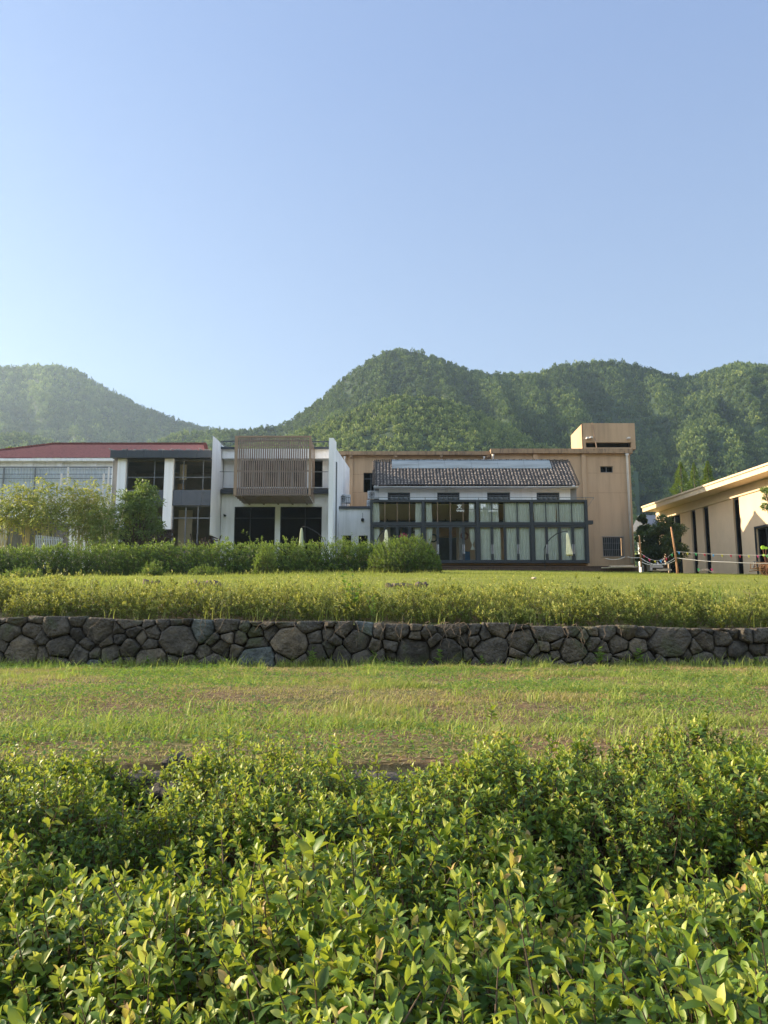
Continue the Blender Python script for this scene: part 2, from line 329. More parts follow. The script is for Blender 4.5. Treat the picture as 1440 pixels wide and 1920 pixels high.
# ------------------------------------------------------------------ leaves
def leaves(Pp, D, Nn, L_, W_, tint, kind=2):
    """leaf geometry: kind 2 = full folded leaf (6 faces), 1 = folded 2 quads, 0 = single diamond quad. returns V, [faces], [tints]"""
    D = nrm(D); S = nrm(np.cross(D, Nn)); Nn = np.cross(S, D)
    if kind == 2:
        T = np.array([(0,0,0),(-.38,.26,.10),(.38,.26,.10),(0,.34,.0),(-.46,.56,.10),(.46,.56,.10),(0,.68,-.03),(0,1,-.12)])
        tri = np.array([(0,3,1),(0,2,3),(6,7,4),(6,5,7)]); quad = np.array([(1,3,6,4),(3,2,5,6)])
    elif kind == 3:
        T = np.array([(0,0,0)]+[(0, t_, m_) for t_, m_ in ((.30, .0), (.62, -.02), (.85, -.07))]+[(sg_*w_, t_, .16*w_+h_) for sg_ in (-1, 1) for t_, w_, h_ in ((.14, .25, .02), (.36, .46, .03), (.62, .44, .0), (.84, .25, -.05))]+[(0, 1, -.13)])
        tri = np.array([(0,1,4),(0,8,1),(12,7,3),(12,3,11)]); quad = np.array([(1,5,4,0),(1,2,6,5),(2,3,7,6),(8,9,1,0),(9,10,2,1),(10,11,3,2)])[:, :]
        quad = np.array([(1,2,6,5),(2,3,7,6),(9,10,2,1),(10,11,3,2)]); tri = np.concatenate([tri, np.array([(1,5,4),(1,8,9)])])
    elif kind == 1:
        T = np.array([(0,0,0),(-.45,.45,.12),(.45,.45,.12),(0,1,-.05)]); tri = np.array([(0,3,1),(0,2,3)]); quad = None
    else:
        T = np.array([(0,0,0),(-.5,.45,0),(.5,.45,0),(0,1,0)]); tri = None; quad = np.array([(0,2,3,1)])
    n = len(Pp); k = len(T)
    V = Pp[:, None, :]+T[None, :, 0, None]*S[:, None, :]*W_[:, None, None]+T[None, :, 1, None]*D[:, None, :]*L_[:, None, None]+T[None, :, 2, None]*Nn[:, None, :]*L_[:, None, None]
    base = np.arange(n)*k; fl = []; tl = []
    for q in (tri, quad):
        if q is not None: fl.append((base[:, None, None]+q[None]).reshape(-1, q.shape[1])); tl.append(np.repeat(tint, len(q)))
    return V.reshape(-1, 3), fl, tl
def sticks(A, B, r0, r1):
    """thin 3-sided prisms from A to B"""
    D = nrm(B-A); ref = np.tile(np.array([.3, .2, .93]), (len(A), 1)); ref[np.abs(D[:, 2]) > .8] = (1, .1, 0)
    S = nrm(np.cross(D, ref)); T = np.cross(D, S); V = []
    for c, r in ((A, r0), (B, r1)):
        r = np.broadcast_to(r, (len(A),))[:, None]
        for j in range(3):
            a = 2*math.pi*j/3; V.append(c+r*(math.cos(a)*S+math.sin(a)*T))
    V = np.stack(V, 1).reshape(-1, 3); b = np.arange(len(A))*6
    q = np.array([(0,1,4,3),(1,2,5,4),(2,0,3,5)]); return V, [(b[:, None, None]+q[None]).reshape(-1, 4)]
def shoots(rng, tips, dirs, spacing, pairs, leafL, wid=.42, newtip=.35, tintb=None, kind=2, open0=22, open1=75):
    """opposite-leaved upright shoots ending at tips; returns leaf arrays and stem arrays"""
    n = len(tips); dirs = nrm(dirs); ref = nrm(rng.normal(size=(n, 3))); S = nrm(np.cross(dirs, ref)); T = np.cross(dirs, S)
    Pl = []; Dl = []; Nl = []; Ll = []; Tl = []
    ph = rng.uniform(0, 2*math.pi, n)
    if tintb is None: tintb = np.full(n, .4)
    for j in range(pairs):
        pos = tips-dirs*(spacing*(j+.15))[:, None]
        for sgn in (0, math.pi):
            a = ph+j*math.pi*.5+sgn+rng.normal(0, .25, n)
            side = np.cos(a)[:, None]*S+np.sin(a)[:, None]*T
            op = np.radians(open0+(open1-open0)*min(1, j/3.)+rng.normal(0, 11, n))
            d = dirs*np.cos(op)[:, None]+side*np.sin(op)[:, None]
            nn = dirs*np.sin(op)[:, None]-side*np.cos(op)[:, None]+rng.normal(0, .25, (n, 3))
            Pl.append(pos); Dl.append(d); Nl.append(nn)
            Ll.append(leafL*(.62+.38*min(1, (j+.6)/2.))*rng.uniform(.72, 1.15, n))
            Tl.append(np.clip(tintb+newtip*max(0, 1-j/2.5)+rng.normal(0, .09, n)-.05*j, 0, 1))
    Pl, Dl, Nl, Ll, Tl = map(np.concatenate, (Pl, Dl, Nl, Ll, Tl))
    lv = leaves(Pl, Dl, Nl, Ll, Ll*wid*rng.uniform(.85, 1.15, len(Ll)), Tl, kind)
    st = sticks(tips-dirs*(spacing*(pairs+.6))[:, None]+rng.normal(0, .01, (n, 3)), tips, .0022, .0010)
    return lv, st
def merge(*ms):
    V = []; Fl = []; Tl = []; o = 0
    for Vv, fl, tl in ms:
        V.append(Vv); Fl += [f+o for f in fl]; Tl += tl; o += len(Vv)
    return np.concatenate(V), Fl, Tl
def row(name, label, cat, x0, x1, y0, y1, Hf, dens, leafL, spacing, pairs, mat, seed, kind=2, layers=((0, 1),), tb=.30, newtip=.35, jit=.3, branch=18, group=None, tintf=None, wid=.52, sunlean=.15, open1=75):
    rng = np.random.default_rng(seed)
    n0 = int((x1-x0)*(y1-y0)*dens); Vs = []; St = []
    root = thing(name, label, cat, ((x0+x1)/2, (y0+y1)/2, float(gz((x0+x1)/2, (y0+y1)/2))), group)
    for dep, frac in layers:
        n = int(n0*frac); x = rng.uniform(x0, x1, n); y = rng.uniform(y0, y1, n)
        e = .06; H = Hf(x, y); gx = (Hf(x+e, y)-Hf(x-e, y))/(2*e); gy = (Hf(x, y+e)-Hf(x, y-e))/(2*e)
        k = (H > .16) & (rng.uniform(0, 3, n) < np.sqrt(1+np.minimum(gx**2+gy**2, 8))*1.0)
        x, y, H, gx, gy = x[k], y[k], H[k], gx[k], gy[k]; n = len(x)
        out = np.stack([-gx, -gy, np.ones(n)*1.15], 1); out = nrm(out)
        g_ = gz(x, y)
        tips = np.stack([x, y, g_+H*(1-dep)+rng.normal(0, .025, n)*min(1, leafL*20)+rng.exponential(.040, n)*(dep == 0)*leafL*20], 1)-out*(rng.exponential(.02, n)*leafL*20)[:, None]
        # flanks: drop part of the tips down the steep faces
        d = nrm(out*1.0+np.array([0, 0, .75])+rng.normal(0, jit, (n, 3))+np.array([-sunlean, 0, 0]))
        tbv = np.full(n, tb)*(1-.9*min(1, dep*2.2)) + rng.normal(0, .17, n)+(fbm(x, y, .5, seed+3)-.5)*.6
        if tintf is not None: tbv = tbv+tintf(x, y)
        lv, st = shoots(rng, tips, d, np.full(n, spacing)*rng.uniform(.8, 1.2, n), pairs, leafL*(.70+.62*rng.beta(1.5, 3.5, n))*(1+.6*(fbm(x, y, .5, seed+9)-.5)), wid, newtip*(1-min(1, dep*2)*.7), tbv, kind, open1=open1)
        Vs.append(lv); St.append((st[0], st[1], []))
    V, Fl, Tl = merge(*Vs)
    npmesh('foliage', V, Fl, M[mat], root, Tl, smooth=(kind >= 2))
    nb = int((x1-x0)*(y1-y0)*branch)
    x = rng.uniform(x0, x1, nb); y = rng.uniform(y0, y1, nb); H = Hf(x, y); k = H > .2; x, y, H = x[k], y[k], H[k]; g_ = gz(x, y)
    A = np.stack([x+rng.normal(0, .08, len(x)), y+rng.normal(0, .08, len(x)), g_-.02], 1); Bm = np.stack([x, y, g_+H*.5], 1); Bt = np.stack([x+rng.normal(0, .10, len(x)), y+rng.normal(0, .1, len(x)), g_+H*.93], 1)
    s1 = sticks(A, Bm, .009, .006); s2 = sticks(Bm, Bt, .006, .002)
    V, Fl, _ = merge((s1[0], s1[1], []), (s2[0], s2[1], []), *St)
    npmesh('stems', V, Fl, M['twig'], root)
    return root
# front two rows -------------------------------------------------------------
def bump2(x, y, cx, cy, rx, ry, p=2.0):
    return np.clip(1-(np.abs((x-cx)/rx)**p+np.abs((y-cy)/ry)**p), 0, 1)**.5
def H1(x, y):
    e = 2.44+(fbm(x, 0*x, .9, 41)-.5)*.35
    h = .91+(fbm(x, y, .6, 11)-.5)*.36+(fbm(x, y, .24, 12, 2)-.5)*.26
    h = h*(1-sm(e-.22, e+.14, y))
    h = h-.30*np.exp(-(((x-.58)/.16)**2+((y-2.3)/.3)**2))-.35*np.exp(-(((x+.92)/.16)**2+((y-1.55)/.2)**2))
    h = h-.22*np.exp(-(((x-.35)/.12)**2+((y-1.9)/.14)**2))
    return np.maximum(h, 0)
def H2(x, y):
    e0 = 2.78+(fbm(x, 0*x+7, .9, 43)-.5)*.3; e1 = 4.42+(fbm(x, 0*x+3, .8, 44)-.5)*.12
    h = .84+.12*sm(.9, 1.7, x)+(fbm(x, y, .65, 21)-.5)*.36+(fbm(x, y, .26, 22, 2)-.5)*.26
    h = h+.04*sm(-.4, -1.3, -x)
    h = h*sm(e0-.10, e0+.28, y)*(1-sm(e1-.2, e1+.15, y))
    h = h-.55*np.exp(-(((x+1.10)/.13)**2+((y-3.75)/.25)**2))-.25*np.exp(-(((x-.75)/.2)**2+((y-2.95)/.3)**2))
    return np.maximum(h, 0)
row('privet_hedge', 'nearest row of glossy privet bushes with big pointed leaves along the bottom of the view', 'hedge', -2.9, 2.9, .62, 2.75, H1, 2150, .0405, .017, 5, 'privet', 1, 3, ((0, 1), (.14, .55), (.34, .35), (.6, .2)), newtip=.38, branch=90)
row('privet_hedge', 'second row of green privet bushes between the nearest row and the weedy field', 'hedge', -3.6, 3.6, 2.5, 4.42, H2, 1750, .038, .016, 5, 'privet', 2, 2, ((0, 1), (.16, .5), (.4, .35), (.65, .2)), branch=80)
# yellow-green bushes on top of the stone wall --------------------------------
_b = np.random.default_rng(314); H3C = [(bx+_b.normal(0, .14), by+_b.normal(0, .12), _b.uniform(.42, .75), _b.uniform(.38, .70)) for by in (15.95, 16.6, 17.3) for bx in np.arange(-11.6, 11.7, .72) if _b.random() > .10]
def H3(x, y):
    h = np.zeros_like(x)
    for cx, cy, r_, hh in H3C: h = np.maximum(h, hh*np.sqrt(np.clip(1-((x-cx)/r_)**2-((y-cy)/(r_*.9))**2, 0, 1)))
    h = h*(.92+(fbm(x, y, .3, 32, 2)-.5)*.55)
    return np.where(y < 15.42, 0, h)
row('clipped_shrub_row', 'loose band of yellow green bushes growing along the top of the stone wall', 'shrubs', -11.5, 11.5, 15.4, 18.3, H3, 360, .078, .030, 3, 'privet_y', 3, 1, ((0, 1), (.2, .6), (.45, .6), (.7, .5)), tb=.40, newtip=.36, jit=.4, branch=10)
# second lower band behind it
def H3b(x, y):
    h = .20+(fbm(x, y, .9, 33)-.5)*.5
    h = h*sm(19.2, 19.7, y)*(1-sm(21.0, 21.6, y)); return np.maximum(h, 0)
row('low_shrub_row', 'lower broken band of yellowish bushes on the slope behind the wall top bushes', 'shrubs', -14, 14, 19.2, 21.6, H3b, 60, .065, .03, 3, 'privet_y', 4, 0, ((0, 1), (.4, .5)), tb=.55, branch=4)
# dark hedge across the middle distance ----------------------------------------
XE = X(700, 39)
def H4(x, y):
    h = 1.42+(fbm(x, y, 1.6, 51)-.5)*.40+(fbm(x, y, .6, 52, 2)-.5)*.45
    h = h*sm(38.3, 38.8, y)*(1-sm(40.4, 40.9, y)); return np.maximum(h, 0)
row('dark_hedge', 'long dark green hedge across the middle distance in front of the left hand buildings', 'hedge', -27, XE+.6, 38.2, 40.9, H4, 120, .12, .05, 4, 'hedge', 5, 0, ((0, 1), (.15, .7), (.35, .8), (.55, .8), (.75, .7), (.9, .4)), tb=.55, newtip=.5, jit=.5, branch=3)
def mkdome(cx, cy, rx, ry, h0, seed):
    def f(x, y):
        return h0*np.clip(1-((x-cx)/rx)**2-((y-cy)/ry)**2, 0, 1)**.42*(1+(fbm(x, y, .9, seed)-.5)*.3)
    return f
def dome(label, px, D, rpx, ry, h0, seed, mat='hedge', dens=150, leafL=.10, tb=.5, name='rounded_bush', cat='bush'):
    cx = X(px, D); rx = rpx/F*D
    return row(name, label, cat, cx-rx, cx+rx, D-ry, D+ry, mkdome(cx, D, rx, ry, h0, seed), dens, leafL, leafL*.5, 4, mat, seed, 1, ((0, 1.2), (.15, .9), (.35, .9), (.55, .9), (.75, .8), (.9, .5)), tb=tb, newtip=.45, jit=.45, branch=16)
dome('big rounded dark bush ending the long hedge beside the glass pavilion', 757, 38.6, 72, 1.9, 1.68, 61, tb=.45)
dome('upright rounded bush standing just forward of the dark hedge near its middle', 500, 37.0, 25, .7, 1.42, 62, tb=.6)
dome('small low bush at the foot of the dark hedge on the left', 291, 36.3, 21, .6, .62, 63, tb=.65, leafL=.08)
dome('low straggling plants at the hedge foot near the picket fence', 50, 36.5, 40, .7, .38, 64, tb=.6, leafL=.08)
dome('low weedy bush at the foot of the dark hedge, just left of the upright bush', 390, 36.8, 36, .6, .42, 65, tb=.6, leafL=.08)

# ------------------------------------------------------------------ stone walls
def clip_poly(poly, p, n_):
    out = []
    for i in range(len(poly)):
        a, b = poly[i], poly[(i+1) % len(poly)]; da = np.dot(a-p, n_); db = np.dot(b-p, n_)
        if da <= 0: out.append(a)
        if (da < 0 < db) or (db < 0 < da): out.append(a+(b-a)*da/(da-db))
    return out
def stones_wall(root, x0, x1, y, zb, zt, seed, size=.42, part='stones'):
    rng = np.random.default_rng(seed); seeds = []; 
    tries = 0
    while tries < 9000:
        tries += 1
        x = rng.uniform(x0, x1); z = rng.uniform(0, 1)*(zt(x)-zb(x))+zb(x); s = rng.choice([.17, .27, .38, .50, .64], p=[.22, .24, .22, .20, .12])*size/.42
        if all((x-a)**2*.75+(z-b)**2*1.25 > ((s+c)/2)**2 for a, b, c in seeds): seeds.append((x, z, s))
    V = []; Fq = []; T3 = []; n = 0; tq = []; tt = []
    for i, (x, z, s) in enumerate(seeds):
        poly = [np.array(p) for p in ((x-1.6, zb(x)-.05), (x+1.6, zb(x)-.05), (x+1.6, zt(x+1.6)), (x-1.6, zt(x-1.6)))]
        c = np.array((x, z)); an = rng.normal(0, .09)
        for j, (a, b, s2) in enumerate(seeds):
            if j == i or abs(a-x) > 2: continue
            q = np.array((a, b)); d = q-c; dl = np.linalg.norm(d)
            tt_ = .5+(s*s-s2*s2)*.22/(dl*dl); poly = clip_poly(poly, c+d*min(max(tt_, .25), .75), d/dl)
            if len(poly) < 3: break
        if len(poly) < 3: continue
        P2 = np.array(poly); c = P2.mean(0)
        r_ = np.linalg.norm(P2-c, axis=1).mean(); sh = 1-.012/max(r_, .05); P2 = c+(P2-c)*sh
        for _ in range(2):
            P2 = P2+rng.normal(0, .006, P2.shape); Q = np.roll(P2, -1, 0); P2 = np.stack([P2*.90+Q*.10, P2*.10+Q*.90], 1).reshape(-1, 2)
        P2 = P2[np.concatenate([[True], np.linalg.norm(np.diff(P2, axis=0), axis=1) > .004])]
        k = len(P2); pr = rng.uniform(-.05, .03); tilt = rng.normal(0, .10, 2); tn = float(np.clip(rng.normal(.42, .2), 0, .85)); tn = 1.0 if rng.random() < .02 else tn
        rings = [(1.0, .30), (1.0, .05), (.965, .018), (.86, 0), (.45, -.010)]
        P2n = P2
        for sc_, dy in rings:
            pp = c+(P2n-c)*sc_
            nz = (vn(pp[:, 0], pp[:, 1], .12, seed+i)-.5)*.035+(vn(pp[:, 0], pp[:, 1], .22, seed+i+5)-.5)*.10
            yy = y+dy+pr+(nz+tilt[0]*(pp[:, 0]-c[0])+tilt[1]*(pp[:, 1]-c[1]))*(dy < .2)
            V.append(np.stack([pp[:, 0], yy, pp[:, 1]], 1))
        V.append(np.array([[c[0], y-.014+pr, c[1]]]))
        for q in range(4):
            for j in range(k): Fq.append((n+q*k+j, n+q*k+(j+1) % k, n+(q+1)*k+(j+1) % k, n+(q+1)*k+j)); tq.append(tn)
        for j in range(k): T3.append((n+4*k+j, n+4*k+(j+1) % k, n+5*k)); tt.append(tn)
        n += 5*k+1
    return npmesh(part, np.concatenate(V), [np.array(Fq), np.array(T3)], M['stone'], root, [np.array(tq), np.array(tt)], smooth=False)
wl = thing('stone_wall', 'long dry stone retaining wall of large dark fitted boulders across the view', 'stone wall', (0, 15.1, .8))
stones_wall(wl, -12.5, 12.5, 14.98, lambda x: .78, lambda x: 1.665-.016*x+.025*math.sin(x*2.3)+.025*math.sin(x*5.1+1), 7)
mb = MB()
for i in range(50):
    a = -12.5+i*.5; mb.box(a, a+.499, 15.08, 15.34, .6, 1.60-.016*a)
mb.build('earth_core', paint('dark_earth', (.035, .028, .02), .95, .3, 6), wl)
lw = thing('low_stone_wall', 'low stone edging between the second privet row and the weedy field', 'stone wall', (0, 4.4, .1))
stones_wall(lw, -3.6, 3.6, 4.34, lambda x: .0, lambda x: .77, 9, .30)
rng = np.random.default_rng(5)
def rock(mb, c, r, seed, k=9):
    rg_ = np.random.default_rng(seed); V = []
    for i in range(6):
        ph = math.pi*i/5
        for j in range(k):
            t_ = 2*math.pi*j/k; d = np.array((math.sin(ph)*math.cos(t_), math.sin(ph)*math.sin(t_), math.cos(ph)))
            V.append(np.array(c)+d*np.array(r)*(1+.22*rg_.normal() if 0 < i < 5 else 1))
    mb.add(V, [(i*k+j, (i+1)*k+j, (i+1)*k+(j+1) % k, i*k+(j+1) % k) for i in range(5) for j in range(k)])
def rockobj(name, label, c, r, seed, mat='stone', group=None):
    mb = MB(); rock(mb, c, r, seed); o = mb.build(name, M[mat], None, True, loc=(c[0], c[1], c[2]-r[2])); return tag(o, label, 'rock', group)
rockobj('flat_stone', 'flat brown stone slab showing in the gap of the second privet row', (-1.08, 4.12, .74), (.15, .12, .045), 3)
rockobj('flat_stone', 'pale rounded stone at the back of the gap behind the flat brown slab', (-1.16, 4.52, .80), (.085, .08, .05), 4)
rockobj('field_stone', 'lone grey stone in the grass at the foot of the wall on the right', (X(1175, 14.7), 14.7, .86), (.10, .08, .05), 6)
rockobj('field_stone', 'flat grey stone leaning at the foot of the wall right of centre', (X(1350, 14.8), 14.8, .87), (.18, .08, .06), 16)
ks = thing('low_stone_kerb', 'low broken line of brown stones on the slope behind the bushes', 'stone edging', (0, 22.4, 2.7))
for q, (pa, pb) in enumerate(((272, 304), (356, 404), (722, 800))):
    px = pa; mb = MB(); i = 0
    while px < pb:
        wv = rng.uniform(8, 18); x = X(px+wv/2, 22.4); rock(mb, (x, 22.4, float(gz(x, 22.4))+.02), (wv/2/F*22.4*1.1, .14, rng.uniform(.09, .15)), 100*q+i); px += wv*.95; i += 1
    mb.build('stones', M['rust'] if False else paint('brown_stone', (.12, .085, .07), .9, .3, 6, bump=.4), ks, True)
# ------------------------------------------------------------------ grass, lawn, weeds
def blades(rng, x, y, h, w_, tint, lean=.35, curve=.35, segs=1):
    n = len(x); z = gz(x, y); A = np.stack([x, y, z-.005], 1)
    az = rng.uniform(0, 2*math.pi, n); d = np.stack([np.cos(az), np.sin(az), 0*az], 1); s = np.stack([-np.sin(az), np.cos(az), 0*az], 1)*(w_/2)[:, None]
    ln = np.abs(rng.normal(0, lean, n))[:, None]
    Mid = A+(np.array([0, 0, 1.])+d*ln)*(h*.55)[:, None]; T = Mid+(np.array([0, 0, .8])+d*(ln+curve))*(h*.45)[:, None]
    if segs == 0:
        V = np.stack([A-s, A+s, T], 1).reshape(-1, 3); b = np.arange(n)*3; return V, [np.stack([b, b+1, b+2], 1)], [tint]
    V = np.stack([A-s, A+s, Mid+s*.75, Mid-s*.75, T], 1).reshape(-1, 3); b = np.arange(n)*5
    return V, [np.stack([b, b+1, b+2, b+3], 1), np.stack([b+3, b+2, b+4], 1)], [tint, tint]
rng = np.random.default_rng(77)
def field_pts(n, y0, y1, spread=.62, extra=.8):
    y = np.sqrt(rng.uniform(y0**2, y1**2, n)); x = rng.uniform(-1, 1, n)*(y*spread+extra); return x, y
x, y = field_pts(420000, 4.35, 15.0)
pat = fbm(x, y*1.6, 1.3, 71, 3); fine = fbm(x, y, .35, 72, 2)
dry = sm(.42, .56, fbm(x, y*2.4, 2.0, 73))*.9+sm(12.2, 14.2, y)*.35*(fine > .35)
keep = rng.uniform(0, 1, len(x)) < np.clip((pat-.38)*3.0, .38, 1)*np.clip((fine-.2)*2.2, .2, 1)
x, y, pat, fine, dry = x[keep], y[keep], pat[keep], fine[keep], dry[keep]
h = rng.gamma(4, .0065, len(x))*(1+1.3*sm(.52, .72, pat))*(1-.4*np.clip(dry, 0, 1))+.012
tn = np.clip(.66-.55*dry+rng.normal(0, .20, len(x)), 0, 1)
g1 = blades(rng, x, y, h, rng.uniform(.004, .009, len(x))*(1+y*.04), tn, .8, .8)
# taller tufts
tx, ty = field_pts(260, 4.6, 15.0); k = fbm(tx, ty*1.6, 1.3, 71, 3) > .47; tx, ty = tx[k], ty[k]; per = 26
x = np.repeat(tx, per)+rng.normal(0, .05, len(tx)*per); y = np.repeat(ty, per)+rng.normal(0, .05, len(tx)*per)
g2 = blades(rng, x, np.clip(y, 4.5, 15), rng.gamma(6, .020, len(x)), rng.uniform(.005, .009, len(x))*(1+y*.03), np.clip(rng.normal(.8, .12, len(x)), 0, 1), .4, .6)
# grass along the foot of the wall
x = rng.uniform(-11, 11, 9000); y = 14.93-rng.exponential(.12, 9000); k = fbm(x, 0*x, .7, 79) > .42; x, y = x[k], y[k]
g3 = blades(rng, x, y, rng.gamma(5, .026, len(x)), rng.uniform(.006, .012, len(x)), np.clip(rng.normal(.7, .15, len(x)), 0, 1), .4, .5)
V, Fl, Tl = merge(g1, g2, g3)
tag(npmesh('field_grass', V, Fl, M['grass'], None, Tl, loc=(0, 9, .83)), 'patchy short grass and weeds over bare brown earth in the field before the wall', 'grass', kind='stuff')
# clover-like low leaves
x, y = field_pts(60000, 4.35, 15.0); k = (fbm(x, y, 1.6, 91) > .50) | ((y < 6.3) & (x < .6) & (rng.random(len(x)) < .7)); x, y = x[k], y[k]; n = len(x)
az = rng.uniform(0, 6.283, n); D_ = np.stack([np.cos(az), np.sin(az), rng.uniform(.0, .9, n)], 1); N_ = np.stack([-np.cos(az)*.4, -np.sin(az)*.4, np.ones(n)], 1)+rng.normal(0, .3, (n, 3))
ll = rng.uniform(.018, .04, n)*(1+y*.02); P0 = np.stack([x, y, gz(x, y)+rng.gamma(2, .02, n)], 1)
V, Fl, Tl = leaves(P0, D_, N_, ll, ll*.6, np.clip(rng.normal(.5, .22, n), 0, 1), 1)
tag(npmesh('creeping_weeds', V, Fl, M['weed'], None, Tl, loc=(0, 9, .83)), 'low broad leaved creeping weeds scattered through the field', 'weeds', kind='stuff')
# litter / dry straw
x, y = field_pts(60000, 4.4, 15.0); n = len(x); az = rng.uniform(0, 6.283, n); D_ = np.stack([np.cos(az), np.sin(az), rng.normal(0, .15, n)], 1); N_ = np.tile([0, 0, 1.], (n, 1))+rng.normal(0, .2, (n, 3))
ll = rng.uniform(.02, .07, n); V, Fl, Tl = leaves(np.stack([x, y, gz(x, y)+.008], 1), D_, N_, ll, ll*.2+.004, rng.uniform(0, .8, n), 0)
tag(npmesh('dry_straw', V, Fl, M['dry'], None, Tl, loc=(0, 9, .83)), 'dry straw and dead leaves lying on the brown patches of the field', 'straw', kind='stuff')
# lawn on the slope
n = 210000; y = np.sqrt(rng.uniform(18.3**2, 48.5**2, n)); x = rng.uniform(-1, 1, n)*(y*.56+1)
g1 = blades(rng, x, y, rng.gamma(4, .011, n)+.01, rng.uniform(.012, .022, n), np.clip(.45+(fbm(x, y*2, 5, 82)-.5)*1.2+rng.normal(0, .15, n), 0, 1), .5, .4, 0)
n = 9000; y = rng.uniform(18.2, 24, n); x = rng.uniform(-1, 1, n)*(y*.56+1); y2 = rng.uniform(35, 38.3, n); x2 = rng.uniform(-21, 2.6, n)
x = np.concatenate([x, x2]); y = np.concatenate([y, y2]); k = fbm(x, y, 1.0, 84) > .5; x, y = x[k], y[k]
g2 = blades(rng, x, y, rng.gamma(6, .028, len(x)), rng.uniform(.014, .026, len(x)), np.clip(rng.normal(.5, .25, len(x)), 0, 1), .4, .4, 0)
V, Fl, Tl = merge(g1, g2)
tag(npmesh('lawn_grass', V, Fl, M['lawn'], None, Tl, loc=(0, 33, 3.5)), 'mown green lawn rising towards the buildings', 'lawn', kind='stuff')
# grasses mixed into the bushes on the wall
n = 1300; x = rng.uniform(-11, 11, n); y = rng.uniform(15.3, 16.6, n); k = fbm(x, 0*x+2, .8, 88) > .5; x, y = x[k], y[k]
V, Fl, Tl = blades(rng, x, y, rng.gamma(7, .042, len(x)), rng.uniform(.007, .014, len(x)), np.clip(rng.normal(.62, .25, len(x)), 0, 1), .25, .45)
tag(npmesh('tall_grass', V, Fl, M['grass'], None, Tl, loc=(0, 16, 1.6)), 'long thin grass growing up through the bushes above the wall', 'grass', kind='stuff')
# single weeds
def weed(name, label, px, D, h, n, leafL, seed, z0=None, mat='weed', lean=0.0, group=None, wid=.42):
    rg_ = np.random.default_rng(seed); x = X(px, D); z = float(gz(x, D)) if z0 is None else z0
    root = thing(name, label, 'weed', (x, D, z), group)
    k = max(2, n//14); Vl = []; mb = MB()
    for i in range(k):
        a = rg_.uniform(0, 6.28); hh = h*rg_.uniform(.6, 1.0) if i else h; tip = np.array((x+math.cos(a)*.22*h*(i > 0)+lean*h, D+math.sin(a)*.22*h*(i > 0), z+hh))
        mb.tube([(x, D, z-.03), ((x+tip[0])/2, (D+tip[1])/2, z+hh*.55), tip], [.006, .005, .002], 4)
        m_ = 14; s = rg_.uniform(.25, 1, m_); p = np.array((x, D, z))+s[:, None]*(tip-np.array((x, D, z)))
        az = rg_.uniform(0, 6.28, m_); d = np.stack([np.cos(az), np.sin(az), rg_.uniform(.1, .9, m_)], 1); nn = np.stack([-np.cos(az)*.5, -np.sin(az)*.5, np.ones(m_)], 1)
        l = leafL*rg_.uniform(.6, 1.2, m_)*(1.2-.5*s); Vl.append(leaves(p, d, nn, l, l*wid, np.clip(rg_.normal(.55, .2, m_), 0, 1), 2))
    V, Fl, Tl = merge(*Vl); npmesh('leaves', V, Fl, M[mat], root, Tl); mb.build('stalk', M['shoot'], root)
    return root
W = 'single weeds at the foot of the stone wall'
weed('tall_weed', 'tall leafy pale green weed rising above the bushes left of centre on the wall', 662, 16.2, 1.05, 90, .15, 1, wid=.6)
weed('tall_weed', 'thin leafy weed standing beside the tall pale weed above the wall', 700, 15.7, .62, 42, .10, 2)
weed('wall_weed', 'upright narrow leaved weed before the wall left of centre', 590, 14.75, .42, 60, .09, 3, group=W, wid=.25)
weed('wall_weed', 'small leafy weed at the wall foot beneath the tall pale weed', 700, 14.8, .30, 50, .07, 4, group=W)
weed('wall_weed', 'broad leaved weed in front of the wall right of centre', 1112, 14.72, .34, 28, .13, 5, group=W, wid=.6)
weed('wall_weed', 'broad leaved weed growing out of the wall joint further right', 1188, 14.8, .36, 24, .11, 6, group=W, wid=.6)
weed('wall_weed', 'pale weed before the big blue grey stone of the wall', 822, 14.75, .33, 24, .10, 7, group=W, wid=.5)
weed('wall_weed', 'weed at the wall foot just right of the big blue grey stone', 900, 14.8, .22, 30, .09, 8, group=W, wid=.5)
weed('wall_weed', 'little weed against the wall at the left', 288, 14.8, .20, 30, .08, 9, group=W)
weed('wall_weed', 'low weed at the wall foot near the right edge of the photo', 1400, 14.8, .18, 30, .09, 10, group=W)
weed('field_weed', 'pale stalky weed standing in the field at the right', 1168, 11.5, .36, 40, .05, 11)
weed('field_weed', 'yellowing weed in the field near the right edge', 1386, 10.2, .36, 40, .05, 12, mat='grass')
weed('stalk_weed', 'tall pale seed stalks in front of the dark hedge on the left', 100, 36, .95, 60, .16, 13, mat='grass', wid=.3)
weed('broad_leaf_weed', 'broad leaved seedling in the shady gap between the two privet rows', 1062, 2.55, .38, 28, .10, 14, z0=.12, wid=.5)
